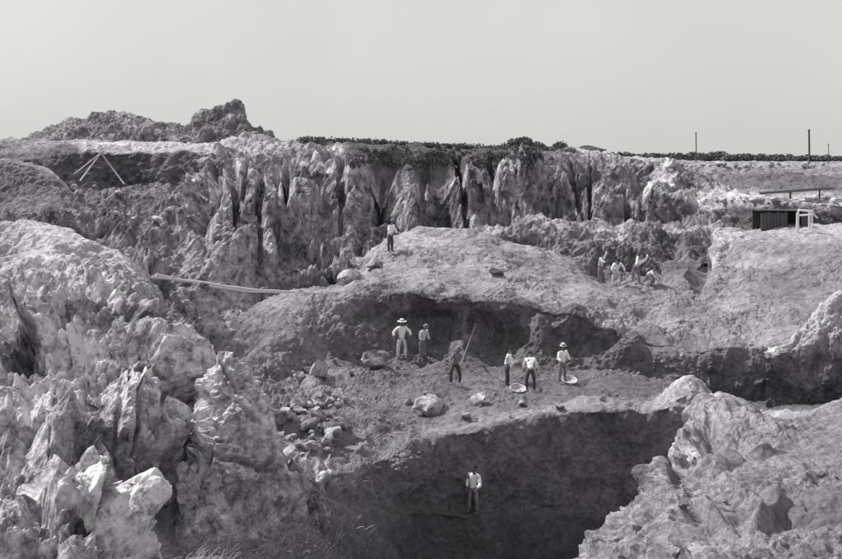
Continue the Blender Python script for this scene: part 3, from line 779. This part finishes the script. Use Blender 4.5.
for i in range(18):
    boulder(716 + i * 7 + RNG.uniform(-2.5, 2.5), RNG.uniform(198, 204), RNG.uniform(.25, .6), 'pale stone along the edge above the timber frame', 'stones along the edge above the timber frame', BMF, ('quarry_wall',))
order_labels('stones on the rubble slope', 'loose grey stones on the slope left of the diggers')
order_labels('stones on the terrace floor', 'small stones on the terrace floor below the diggers')
order_labels('stones on the far ledge', 'far stones on the ledge below the pole tripod')
order_labels('stones on the right outcrop', 'loose stones on the bottom right outcrop')
order_labels('row of stones across the plain', 'pale stones in the row across the plain')
order_labels('stones along the edge above the timber frame', 'pale stones along the edge above the timber frame')
for px, py, sz, lab in [(432, 408, 1.0, 'large pale rounded boulder on the terrace floor above the lower pit'), (321, 374, .9, 'pale flat-topped slab high on the rubble slope'),
                        (300, 377, .55, 'upright pale stone beside the flat-topped slab'), (372, 366, 1.1, 'grey boulder at the left foot of the hat-wearing man'),
                        (480, 402, .75, 'low pale stone right of the large rounded boulder'), (495, 273, .7, 'dark lump alone on the pale upper slope')]:
    b = boulder(px, py, sz, lab, None, [rock_mesh('boulder', int(px), 3)], ('pit_benches',), flat=.75)
    if b: b.data.materials.append(M_DARKSTONE if 'dark' in lab else M_PALE if 'pale' in lab else M_BOULDER)
for px, py, sz, lab, fl in [(347, 279, 1.0, 'tall pale rock at the left side of the small cave mouth', 1.2), (359, 264, 1.0, 'pale rock roofing the small cave mouth', .5),
                            (374, 265, .9, 'pale rock at the right of the small cave mouth', .8)]:
    b = boulder(px, py, sz, lab, None, [rock_mesh('boulder', int(px), 3)], ('pit_benches',), flat=fl, sink=.3)
    if b: b.data.materials.append(M_PALE)

# ------------------------------------------------------------------ people
def skin_mesh(V, E, R, sub=2):
    bm = bmesh.new(); lay = bm.verts.layers.skin.verify()
    vs_ = []
    for i, (p, r) in enumerate(zip(V, R)):
        v = bm.verts.new(p); v[lay].radius = r if isinstance(r, tuple) else (r, r); v[lay].use_root = i == 0
        vs_.append(v)
    for a, b in E: bm.edges.new((vs_[a], vs_[b]))
    me = bpy.data.meshes.new('tmp'); bm.to_mesh(me); bm.free()
    o = bpy.data.objects.new('tmp', me); COL.objects.link(o)
    o.modifiers.new('s', 'SKIN'); m = o.modifiers.new('d', 'SUBSURF'); m.levels = sub; m.render_levels = sub
    dg = bpy.context.evaluated_depsgraph_get(); dg.update()
    res = bpy.data.meshes.new_from_object(o.evaluated_get(dg))
    bpy.data.objects.remove(o); bpy.data.meshes.remove(me)
    return [v.co.copy() for v in res.vertices], [tuple(p.vertices) for p in res.polygons]


def creased(shape, seed, amp=.016):
    """cloth: the smooth shape with folds and slack"""
    V = np.array([v[:] for v in shape[0]], f32)
    k = np.stack([vnoise(V * np.array([11, 11, 7], f32), seed + i) + .5 * vnoise(V * 24, seed + 5 + i) for i in range(3)], 1)
    return [Vector(v) for v in V + k * amp], shape[1]


def nrm(v): return Vector(v).normalized()


def person(label, at, rz=0.0, h=1.68, lean=(0, 0), ua=((-.25, 0, -1), (.25, 0, -1)), fa=((-.1, -.25, -1), (.1, -.25, -1)),
           th=((-.08, 0, -1), (.08, 0, -1)), sh=((-.02, .02, -1), (.02, .02, -1)), look=(0, -.1), shirt=None, pants=None, hat=None, skip_hat=False, group='workers in the pit'):
    k = h / 1.68
    sd, fw = math.radians(lean[0]), math.radians(lean[1])
    up = Vector((math.sin(sd), -math.sin(fw) * math.cos(sd), math.cos(fw) * math.cos(sd))).normalized()
    rt_ = Vector((1, 0, 0)); rt_ = (rt_ - up * rt_.dot(up)).normalized()
    fr = up.cross(rt_).normalized() * 1.0                     # pointing backwards (+Y) for an upright figure
    if fr.y < 0: fr = -fr
    pel = Vector((0, 0, 0))
    belly = pel + up * .16; chest = pel + up * .36; nb = pel + up * .50
    hd = (up * 1.0 + Vector((look[0], look[1], 0)) * .8 + Vector((0, 0, .35))).normalized()
    neck = nb + hd * .06; chin = neck + hd * .07 - fr * .02; mid = neck + hd * .15 - fr * .015; crown = neck + hd * .225
    V = [pel, belly, chest, nb, neck, chin, mid, crown]
    R = [.105, .095, .112, .07, .056, .07, .088, .06]
    E = [(0, 1), (1, 2), (2, 3), (3, 4), (4, 5), (5, 6), (6, 7)]
    hands, feet = [], []
    J = {}
    for i, s_ in ((0, -1), (1, 1)):
        shd = chest + up * .085 + rt_ * (.185 * s_)
        el = shd + nrm(ua[i]) * .285; wr = el + nrm(fa[i]) * .245; pm = wr + nrm(fa[i]) * .07
        o = len(V); V += [shd, el, wr, pm]; R += [.062, .045, .031, (.04, .026)]
        E += [(2, o), (o, o + 1), (o + 1, o + 2), (o + 2, o + 3)]
        hands.append((pm, nrm(fa[i]), s_)); J['arm%d' % i] = (shd, el, wr)
        hp = pel + rt_ * (.095 * s_) - Vector((0, 0, .03))
        kn = hp + nrm(th[i]) * .42; an = kn + nrm(sh[i]) * .40
        heel = an + Vector((0, .03, -.05)); toe = an + Vector((.03 * s_, -.17, -.055))
        o = len(V); V += [hp, kn, an, toe]; R += [.088, .056, .04, (.042, .03)]
        E += [(0, o), (o, o + 1), (o + 1, o + 2), (o + 2, o + 3)]
        J['leg%d' % i] = (hp, kn, an); feet += [toe.z - .03, an.z - .07]
    zoff = -min(feet)
    root = empty('person', at, rz)
    root.scale = (k, k, k)
    T = Vector((0, 0, zoff))
    shapes = [skin_mesh([v + T for v in V], E, R)]
    for pm, d, s_ in hands:                                   # five curled fingers on each hand
        a = d.cross(Vector((0, 1, 0)));  a = a.normalized() if a.length > .2 else Vector((1, 0, 0))
        c = d.cross(a).normalized()
        for f in range(4):
            b0 = pm + T + a * (.012 * (f - 1.5)) + d * .02
            L = (.062, .074, .069, .052)[f]
            shapes.append(tube([b0, b0 + d * L * .5 + c * .008, b0 + d * L * .85 + c * .028, b0 + d * L * .95 + c * .045], [.0095, .009, .008, .006], 5))
        t0 = pm + T - a * .03 * s_ - d * .03
        shapes.append(tube([t0, t0 - a * .03 * s_ + d * .02, t0 - a * .035 * s_ + d * .05 + c * .015], [.012, .011, .008], 5))
    hc = mid + T
    shapes.append(tube([hc - fr * .085 + hd * .02, hc - fr * .108 - hd * .025, hc - fr * .085 - hd * .032], [.008, .016, .012], 6))       # nose
    for s_ in (-1, 1): shapes.append(ball(hc + rt_ * (.088 * s_) + fr * .01, (.014, .022, .033), 6))                                 # ears
    body = build('body', shapes, M_SKIN, root)
    for s_ in (-1, 1): build('eye', [ball(hc - fr * .082 + rt_ * (.033 * s_) + hd * .014, (.013, .01, .009), 6)], M_HAIR, body)
    build('mouth', [tube([hc - fr * .083 - hd * .058 - rt_ * .022, hc - fr * .09 - hd * .058, hc - fr * .083 - hd * .058 + rt_ * .022], .006, 5)], M_HAIR, body)
    rot = Vector((0, 0, 1)).rotation_difference(hd).to_matrix()
    hv, hq = ball((0, 0, 0), (.098, .104, .1), 12)
    hv = [v for v in hv]
    hair = [rot @ Vector((v[0], v[1] + .012, max(v[2], -.02 if v[1] > -.03 else .035))) + hc + hd * .03 for v in hv]
    build('hair', [(hair, hq)], M_HAIR, body)
    sv = [pel - Vector((0, 0, .04)), pel + up * .06, belly, chest, nb - up * .01]
    sr = [.142, .14, .135, .155, .1]
    se = [(0, 1), (1, 2), (2, 3), (3, 4)]
    for i in (0, 1):
        a, b, c = J['arm%d' % i]; o = len(sv); sv += [a, b, b.lerp(c, .75)]; sr += [.082, .064, .052]; se += [(3, o), (o, o + 1), (o + 1, o + 2)]
    build('shirt', [creased(skin_mesh([v + T for v in sv], se, sr, 3), len(label))], shirt or M_SHIRT, root)
    tv = [pel + up * .04, pel - Vector((0, 0, .02))]; tr = [.128, .135]; te = [(0, 1)]
    for i in (0, 1):
        a, b, c = J['leg%d' % i]; o = len(tv); tv += [a - Vector((0, 0, .03)), b, c]; tr += [.104, .076, .064]; te += [(1, o), (o, o + 1), (o + 1, o + 2)]
    build('trousers', [creased(skin_mesh([v + T for v in tv], te, tr, 3), len(label) + 3, .013)], pants or M_DARKCLOTH, root)
    if hat:
        wide = hat == 'wide'
        br = .215 if wide else .15
        prof = [(br, -.005), (br * .75, .004), (.105, .012), (.1, .06), (.092, .095), (.05, .112), (.001, .112), (.001, .1), (.085, .0), (br * .75, -.008), (br, -.005)]
        v, q = lathe(prof, 20)
        v = [rot @ Vector(x) + hc + hd * .045 for x in v]
        bv, bq = lathe([(.107, .014), (.108, .035), (.103, .037)], 20)
        hat_o = build('hat', [(v, q)], M_STRAW if wide else M_SHIRT2 if 'long white' in label else M_MIDCLOTH, root)
        build('hat_band', [([rot @ Vector(x) + hc + hd * .045 for x in bv], bq)], M_DARKCLOTH, hat_o)
    tag(root, label, 'person', group)
    root['_hands'] = 0
    del root['_hands']
    return root, [Vector(at) + Matrix.Rotation(rz, 3, 'Z') @ ((pm + T + d * .05) * k) for pm, d, s_ in hands]


BEN = ('pit_benches',)


def foot(px, py, only=BEN):
    p = on(px, py, only)
    if p is None: p = PT(px, py, 50)
    return Vector(p) - Vector((0, 0, .03))


PALE2 = M_SHIRT2
person('man in pale suit and wide hat standing with elbows out, left of the digging', foot(403, 357), .1, 1.72, ua=((-.75, .1, -.8), (.75, .1, -.8)), fa=((.15, -.5, -.8), (-.1, -.6, -.6)),
       th=((-.16, 0, -1), (.16, 0, -1)), shirt=M_SHIRT, pants=PALE2, hat='wide')
person('man in pale shirt standing next to the wide-hatted man', foot(423, 357), .7, 1.56, lean=(0, 14), fa=((0, -.7, -.7), (0, -.7, -.7)), look=(0, -.7), shirt=PALE2, pants=M_MIDCLOTH, hat='cap')
_, hh = person('man in dark clothes holding up a long thin bar', foot(456, 382), .3, 1.62, lean=(6, 22), ua=((-.5, -.3, -.9), (.35, -.6, -.3)), fa=((-.1, -.6, -.75), (-.3, -.6, .5)),
               th=((-.3, -.25, -1), (.3, -.1, -1)), look=(0, -.3), shirt=M_MIDCLOTH, pants=M_DARKCLOTH, hat='cap')
b0 = hh[1]; bd = (PT(467, 320, b0.y) - PT(455, 352, b0.y)); bd = Vector(bd).normalized()
bar = build('long_bar', [tube([b0 - bd * .5, b0 + bd * .4, b0 + bd * 1.35], [.022, .022, .018], 7)], M_IRON)
tag(bar, 'long thin bar slanting up from the dark-clothed worker', 'iron bar')
person('bareheaded man in white shirt and dark trousers, left of the three beside the face', foot(507, 384), 1.35, 1.62, lean=(0, 10), ua=((-.1, -.4, -1), (.1, -.4, -1)), fa=((0, -.8, -.6), (0, -.8, -.6)), look=(0, -.3))
person('stooping man in white shirt seen from behind, middle of the three beside the face', foot(532, 388), 3.0, 1.60, lean=(3, 34), ua=((-.35, -.3, -1), (.35, -.3, -1)), fa=((0, -.5, -.9), (0, -.5, -.9)),
       th=((-.15, .1, -1), (.15, .1, -1)), look=(0, -.6))
person('man in long white shirt, right of the three beside the face', foot(561, 382), .5, 1.64, lean=(-3, 6), ua=((-.3, -.3, -1), (.3, -.3, -1)), fa=((.2, -.9, -.3), (-.2, -.9, -.3)), shirt=M_SHIRT, pants=M_MIDCLOTH, hat='cap')
person('man in white shirt alone in the dark lower pit', foot(471, 511) + Vector((0, -.12, 0)), -.5, 1.68, lean=(8, 8), ua=((-.25, 0, -1), (.4, -.35, -.9)), fa=((.1, -.4, -.9), (-.1, -.8, -.4)), th=((-.12, 0, -1), (.14, -.05, -1)), pants=M_MIDCLOTH)
person('man in white shirt and dark trousers standing atop the left edge of the mound', foot(389, 250), .9, 1.70, lean=(0, 8), ua=((-.3, -.3, -1), (.3, -.3, -1)), fa=((.1, -.8, -.5), (-.1, -.8, -.5)), hat='cap', look=(0, -.3))
UP = ('pit_benches',)
person('leftmost digger of the upper gang with one arm raised', foot(602, 280, UP), .9, 1.62, lean=(0, 12), ua=((-.2, -.6, -.5), (.3, -.4, .7)), fa=((0, -.8, .2), (0, -.2, 1)), shirt=PALE2, pants=M_MIDCLOTH)
person('digger in pale clothes bending forward in the middle of the upper gang', foot(617, 284, UP), .1, 1.64, lean=(0, 40), ua=((-.6, -.4, -.8), (.6, -.4, -.8)), fa=((.1, -.3, -1), (-.1, -.3, -1)),
       th=((-.2, .1, -1), (.2, .1, -1)), shirt=M_SHIRT, pants=PALE2, look=(0, -.5))
person('digger of the upper gang leaning far over with arm thrown up', foot(634, 281, UP), -.2, 1.62, lean=(36, 10), ua=((-.2, -.5, -.8), (.6, -.2, .7)), fa=((.2, -.7, -.5), (.3, 0, 1)), th=((-.25, 0, -1), (.2, 0, -1)),
       shirt=M_SHIRT, pants=M_MIDCLOTH)
person('digger crouching at the right end of the upper gang', foot(649, 284, UP), 1.0, 1.55, lean=(0, 50), ua=((-.2, -.6, -.7), (.2, -.6, -.7)), fa=((0, -.6, -.8), (0, -.6, -.8)), th=((-.2, -1, -.35), (.2, -1, -.35)),
       sh=((0, .5, -1), (0, .5, -1)), shirt=PALE2, pants=M_MIDCLOTH, look=(0, -.2))

# ------------------------------------------------------------------ things made by the workers
def basket(px, py, lab, r=.32):
    p = foot(px, py) + Vector((0, 0, .04))
    e = empty('carrying_basket', p)
    build('bowl', [lathe([(.001, 0), (r * .55, .0), (r * .85, .07), (r, .16), (r * .95, .16), (r * .8, .08), (r * .5, .025), (.001, .02)], 22)], M_BASKET, e)
    build('rim', [tube([(r * math.cos(t / 20 * 6.2832), r * math.sin(t / 20 * 6.2832), .165) for t in range(21)], .016, 6, False)], M_PALEWOOD, e)
    e.rotation_euler = (.35, .1, 0)
    tag(e, lab, 'basket', 'shallow carrying baskets')


basket(516, 390, 'shallow basket at the feet of the left white-shirted man by the face')
basket(571, 381, 'shallow basket right of the man in the long white shirt')

# log bridge
A = Vector(PT(152, 277, 42.4)); B = Vector(PT(322, 294, 55.2))
lb = empty('log_bridge', A)
for k, (off, r, zz) in enumerate([((0, 0), .06, 0), ((.1, .22), .048, .03)]):
    pts = []
    for i in range(15):
        t = i / 14
        p = A.lerp(B, t) + Vector((off[0], off[1], zz - (.08 + .16 * k) * math.sin(math.pi * t) + .03 * math.sin(9 * t + k) + .015 * math.sin(31 * t + 2 * k)))
        pts.append(p - A)
    build('log', [tube(pts, [r * (1.1 - .35 * i / 14) for i in range(15)], 9)], M_PALEWOOD, lb)
for t in (.08, .33, .58, .82):
    p = A.lerp(B, t) - A + Vector((.05, .1, -.1 * math.sin(math.pi * t)))
    build('cross_lashing', [tube([p + Vector((-.08, -.14, .03)), p + Vector((.0, 0, .1)), p + Vector((.16, .26, .06))], .03, 6)], M_ROPE, lb)
tag(lb, 'pair of long pale logs bridging the gap from outcrop to mound', 'log bridge')

# pole tripod
ap = Vector(PT(101, 153, 98.5))
tp = empty('pole_tripod', (ap.x, ap.y, ap.z - 3))
for (px, py, Y) in ((80, 181, 97.4), (124, 184, 98), (72, 176, 100.3)):
    ft = Vector(PT(px, py, Y)); d = (ap - ft)
    build('leg', [tube([ft - tp.location, ft + d * .5 - tp.location, ap + d * .06 - tp.location], [.062, .055, .045], 7)], M_PALEWOOD, tp)
build('lashing', [tube([ap - tp.location + Vector((0, 0, z)) for z in (-.12, -.04, .04, .1)], [.1, .13, .12, .08], 8)], M_ROPE, tp)
tag(tp, 'tripod of thin pale poles standing before the dark bank', 'tripod')

# timber frame on the right bench
fp = on(803, 230, ('pit_benches', 'quarry_wall'))
fb = Vector(fp) if fp is not None else Vector(PT(803, 229, 70))
sc_ = fb.y / F
tf = empty('timber_gantry', fb)


def beam(p, q, w, name='post', mat=M_PALEWOOD):
    return build(name, [tube([p, Vector(p).lerp(Vector(q), .5), q], [w * 1.05, w, w * .95], 4)], mat, tf, False)


for dx, dy, hgt in ((-8, 0, 19), (-4, .5, 22), (7, 0, 18), (9.5, .9, 20)):
    beam((dx * sc_, dy, -.2), (dx * sc_ + .02, dy, hgt * sc_), .065)
beam((-5 * sc_, .2, 21.5 * sc_), (10 * sc_, .3, 20 * sc_), .07, 'lintel')
beam((-8.5 * sc_, 0, 16 * sc_), (8 * sc_, 0, 17 * sc_), .055, 'rail')
beam((8 * sc_, .3, 20 * sc_), (14 * sc_, .2, 13 * sc_), .055, 'brace')
tag(tf, 'small frame of pale timber posts standing on the right-hand bench', 'timber frame')

# poles on the plain
for px, p0, p1, Y, r, lab in ((696, 134, 166, 130, .07, 'thin pole on the plain, leftmost of the skyline poles'), (809, 131, 168, 118, .11, 'tallest dark pole on the skyline at the right'),
                              (828.5, 145, 168, 135, .05, 'faint short pole nearest the right edge of the skyline')):
    bt = Vector(PT(px, p1, Y)); tpz = Vector(PT(px, p0, Y))
    e = empty('pole', bt)
    build('shaft', [tube([(0, 0, -.3), (.03, 0, (tpz.z - bt.z) * .5), (0, 0, tpz.z - bt.z)], [r, r * .9, r * .75], 7)], M_DARKWOOD, e)
    build('cap', [lathe([(r * .7, 0), (r * 1.3, .02), (r * 1.3, .1), (r * .6, .18), (.001, .2)], 8)], M_DARKWOOD, e).location = (0, 0, tpz.z - bt.z)
    tag(e, lab, 'pole')

# hut with low roof on the skyline
hb = Vector(PT(587, 153.5, 118)); he = empty('hut', hb)
w_, d_, z_ = 1.35, 1.6, .35
V = [(x * w_, y * d_, z) for z in (-.6, z_) for x, y in ((-1, -1), (1, -1), (1, 1), (-1, 1))]
build('wall', [(V, [(0, 1, 5, 4), (1, 2, 6, 5), (2, 3, 7, 6), (3, 0, 4, 7)])], M_WALL, he, False)
V = [(-1.7, -2, .28), (1.7, -2, .28), (1.7, 2, .28), (-1.7, 2, .28), (-.25, 0, .85), (.25, 0, .85), (-1.7, -2, .38), (1.7, -2, .38), (1.7, 2, .38), (-1.7, 2, .38)]
build('roof', [(V, [(3, 2, 1, 0), (0, 1, 7, 6), (1, 2, 8, 7), (2, 3, 9, 8), (3, 0, 6, 9), (6, 7, 5, 4), (7, 8, 5), (8, 9, 4, 5), (9, 6, 4)])], M_THATCH, he, False)
tag(he, 'low dark hipped roof of a hut on the skyline', 'hut')


# ------------------------------------------------------------------ vegetation
def leaves(name, centres, n, size, mat=M_LEAF, seed=1):
    """many small leaf-sized faces spread through clumps: centres = (x, y, z, rx, ry, rz)"""
    rng = np.random.RandomState(seed)
    c = np.array(centres, float)
    k = rng.randint(0, len(c), n)
    d = rng.normal(size=(n, 3)); d /= np.linalg.norm(d, axis=1, keepdims=True)
    p = c[k, :3] + d * c[k, 3:] * (rng.uniform(size=(n, 1)) ** .4)
    a = rng.normal(size=(n, 3)); a /= np.linalg.norm(a, axis=1, keepdims=True)
    b = rng.normal(size=(n, 3)); b -= a * (a * b).sum(1, keepdims=True); b /= np.linalg.norm(b, axis=1, keepdims=True)
    s_ = size * rng.uniform(.5, 1.3, (n, 1))
    V = np.stack([p - a * s_, p + b * s_ * .6, p + a * s_, p - b * s_ * .6], 1).reshape(-1, 3)
    return link(name, mesh_np(name, V, np.arange(n * 4).reshape(-1, 4)), mat)


cl = []
rg = random.Random(5)
x = 590.0
while x < 1000:
    Y = 210 + rg.uniform(-12, 12); w = rg.uniform(2, 7)
    top = 153.2 + rg.uniform(-1.6, 1.2) + (x - 600) * .010 - (2.0 if 690 < x < 725 else 0)
    z = CAMZ - (top - HZ) / F * Y
    hgt = max(.6, z - (CAMZ - (162 - HZ) / F * Y)) / 2
    cl.append(((x - CX) / F * Y, Y, z - hgt, w / F * Y, 1.5, hgt)); x += w * .9
lv = leaves('skyline_scrub', cl, 26000, .28, seed=3)
tag(lv, 'dark belt of low scrub along the right-hand skyline', None, kind='stuff')
cl = []
for i in range(260):
    px = rg.uniform(300, 575)
    py = np.interp(px, [300, 340, 420, 480, 530, 575], [140, 140.5, 145, 147.5, 149, 151]); Y = 100.5 + rg.uniform(-1, 2)
    p = PT(px, py + 1, Y); r = rg.uniform(.12, .4)
    cl.append((p[0], p[1], p[2] + r * .2, r * 1.4, r, r))
for i in range(130):
    px = rg.uniform(350, 552); py = rg.uniform(146, 166)
    q = on(px, py, ('quarry_wall',))
    if q is not None: r = rg.uniform(.12, .34); cl.append((q[0], q[1], q[2] + .05, r * 1.3, r, r))
lv = leaves('rim_scrub', cl, 14000, .12, seed=4)
tag(lv, 'low dark scrub growing over the rim of the far wall', None, kind='stuff')
for px, py, Y, r, lab in ((521, 143.5, 104, 1.35, 'rounded dark bush on the rim, left of two together'), (549, 146.5, 106, 1.15, 'rounded dark bush on the rim, right of two together'), (315, 140, 104, .7, 'small dark bush on the rim right of the steep knob')):
    p = PT(px, py, Y); e = empty('bush', (p[0], p[1], p[2] - r * .5))
    o = leaves('foliage', [(rg.uniform(-1.0, 1.0) * r, rg.uniform(-.5, .5) * r, rg.uniform(.1, .6) * r, r * .55, r * .5, r * .38) for _ in range(9)], 3200, .12, seed=int(px)); o.parent = e
    build('stem', [tube([(0, 0, -.4), (.05, 0, .3), (.1, .05, .6)], [.05, .04, .02], 6)], M_DARKWOOD, e)
    tag(e, lab, 'bush', 'bushes on the rim')

# dry grass and straw on the lower slope
rng = np.random.RandomState(9)
nm, V, qx, qy = [t for t in SHEETS if t[0] == 'pit_benches'][0]
m = np.nonzero((qx > 150) & (qx < 400) & (qy > 478) & (qy < 575))[0]
m = rng.choice(m, 1800)
prob = np.clip(1.2 - np.abs(qx[m] - 255) / 110, 0, 1); m = m[rng.uniform(size=len(m)) < prob]
base = V[m]; n = len(m)
az = rng.normal(.5, 1.1, n); L = rng.uniform(.12, .42, n); lift = rng.uniform(.25, .8, n)
dirv = np.stack([np.cos(az) * np.cos(lift), np.sin(az) * np.cos(lift), np.sin(lift)], 1)
sd_ = np.stack([-np.sin(az), np.cos(az), np.zeros(n)], 1) * .012 + np.array([0, 0, .006])
tip = base + dirv * L[:, None]
mid_ = base + dirv * (L * .55)[:, None] + np.array([0, 0, .03])
VV = np.stack([base - sd_, base + sd_, mid_ + sd_ * .8, mid_ - sd_ * .8, tip + sd_ * .2, tip - sd_ * .2], 1).reshape(-1, 3)
i6 = np.arange(n)[:, None] * 6
QQ = np.concatenate([i6 + np.array([[0, 1, 2, 3]]), i6 + np.array([[3, 2, 4, 5]])])
gr = link('dry_grass', mesh_np('dry_grass', VV, QQ), M_DRYGRASS)
tag(gr, 'dry straw and grass blades on the lower slope', None, kind='stuff')

# ------------------------------------------------------------------ gravel and spoil too small to count
def gravel(name, label, sname, polys, n, s0, s1, mat, seed):
    rng = np.random.RandomState(seed)
    V, qx, qy = [(t[1], t[2], t[3]) for t in SHEETS if t[0] == sname][0]
    idx = np.nonzero(sum(((qx > a) & (qx < c) & (qy > b) & (qy < d)).astype(int) for a, b, c, d in polys) > 0)[0]
    idx = rng.choice(idx, n)
    dens = vnoise((V[idx] * .5).astype(f32), seed) + .5 * vnoise((V[idx] * 1.7).astype(f32), seed + 1)
    idx = idx[dens > rng.uniform(-.7, .6, n)]
    n = len(idx)
    sz = s0 + (s1 - s0) * rng.uniform(size=(n, 1)) ** 3
    base = np.array([[1, 0, 0], [.2, .9, .1], [-.9, .3, 0], [-.4, -.8, .1], [.5, -.8, 0], [.1, .1, .75], [-.1, 0, -.5]])
    P = base[None] * (1 + rng.uniform(-.35, .35, (n, 7, 3)))
    th_ = rng.uniform(0, 6.28, n); c_, s_ = np.cos(th_)[:, None], np.sin(th_)[:, None]
    P = np.stack([P[:, :, 0] * c_ - P[:, :, 1] * s_, P[:, :, 0] * s_ + P[:, :, 1] * c_, P[:, :, 2]], 2)
    P = P * sz[:, :, None] * .5 + V[idx][:, None]
    tri = np.array([[0, 1, 5], [1, 2, 5], [2, 3, 5], [3, 4, 5], [4, 0, 5], [1, 0, 6], [2, 1, 6], [3, 2, 6], [4, 3, 6], [0, 4, 6]])
    Q = (np.arange(n)[:, None, None] * 7 + tri[None]).reshape(-1, 3)
    o = link(name, mesh_np(name, P.reshape(-1, 3), Q), mat)
    return tag(o, label, None, kind='stuff')


gravel('gravel', 'broken stone chips strewn over the benches', 'pit_benches', [(255, 320, 420, 470), (255, 320, 420, 470), (400, 350, 690, 390), (600, 300, 840, 345), (180, 470, 320, 559)], 4500, .04, .2, M_BOULDER, 8)
gravel('gravel', 'broken stone chips lying on the far wall ledges', 'quarry_wall', [(0, 180, 230, 222)], 900, .1, .4, M_BOULDER, 12)

# long plank above the timber frame
a_ = Vector(on(750, 194, ('quarry_wall',))) + Vector((0, 0, -.05)); b_ = Vector(PT(834, 189, a_.y + 1.5))
pe = empty('plank_ramp', a_)
dv_ = b_ - a_
for k in range(3):
    off = Vector((0, .34 * k, .02 * k))
    build('plank', [([off + Vector(v) for v in [(0, 0, 0), dv_, dv_ + Vector((0, .3, 0)), (0, .3, 0)]] + [off + Vector(v) + Vector((0, 0, .09)) for v in [(0, 0, 0), dv_, dv_ + Vector((0, .3, 0)), (0, .3, 0)]],
                     [(3, 2, 1, 0), (4, 5, 6, 7), (0, 1, 5, 4), (1, 2, 6, 5), (2, 3, 7, 6), (3, 0, 4, 7)])], M_DARKWOOD, pe, False)
for t in (.15, .5, .85):
    p = dv_ * t + Vector((0, .4, 0))
    build('post', [tube([p + Vector((0, 0, .02)), p - Vector((0, 0, .6)), p - Vector((0, 0, 1.0))], .06, 6)], M_DARKWOOD, pe)
tag(pe, 'long dark sloping plank walk above the timber frame at right', 'plank walk')



# low dark shed behind the timber frame
sb = on(792, 230, ('pit_benches', 'quarry_wall'))
sb = Vector(sb) + Vector((0, 2.2, -.1))
se_ = empty('timber_shed', sb)
k_ = sb.y / F


def slab(name, x0, x1, y0, y1, z0, z1, mat, dz=0.0):
    v = [(x0, y0, z0), (x1, y0, z0), (x1, y1, z0), (x0, y1, z0), (x0, y0, z1), (x1, y0, z1 + dz), (x1, y1, z1 + dz), (x0, y1, z1)]
    return build(name, [(v, [(3, 2, 1, 0), (4, 5, 6, 7), (0, 1, 5, 4), (1, 2, 6, 5), (2, 3, 7, 6), (3, 0, 4, 7)])], mat, se_, False)


rs = random.Random(4)
x = -20 * k_
while x < 26 * k_:
    w = rs.uniform(.16, .24)
    if not (6 * k_ < x < 18 * k_):
        slab('board', x, x + w - .02, rs.uniform(0, .04), .1, -.3, 19 * k_ + rs.uniform(-.08, .05), M_DARKWOOD)
    x += w
slab('back_wall', -20 * k_, 26 * k_, 1.8, 1.9, -.3, 20 * k_, M_DARKWOOD)
slab('side_wall', 26 * k_, 26 * k_ + .08, .05, 1.85, -.3, 19 * k_, M_DARKWOOD)
slab('roof', -22 * k_, 28 * k_, -.12, 2.0, 20.5 * k_, 20.5 * k_ + .07, M_DARKWOOD, -.1)
tag(se_, 'low dark timber shed with an open doorway behind the pale frame', 'shed')
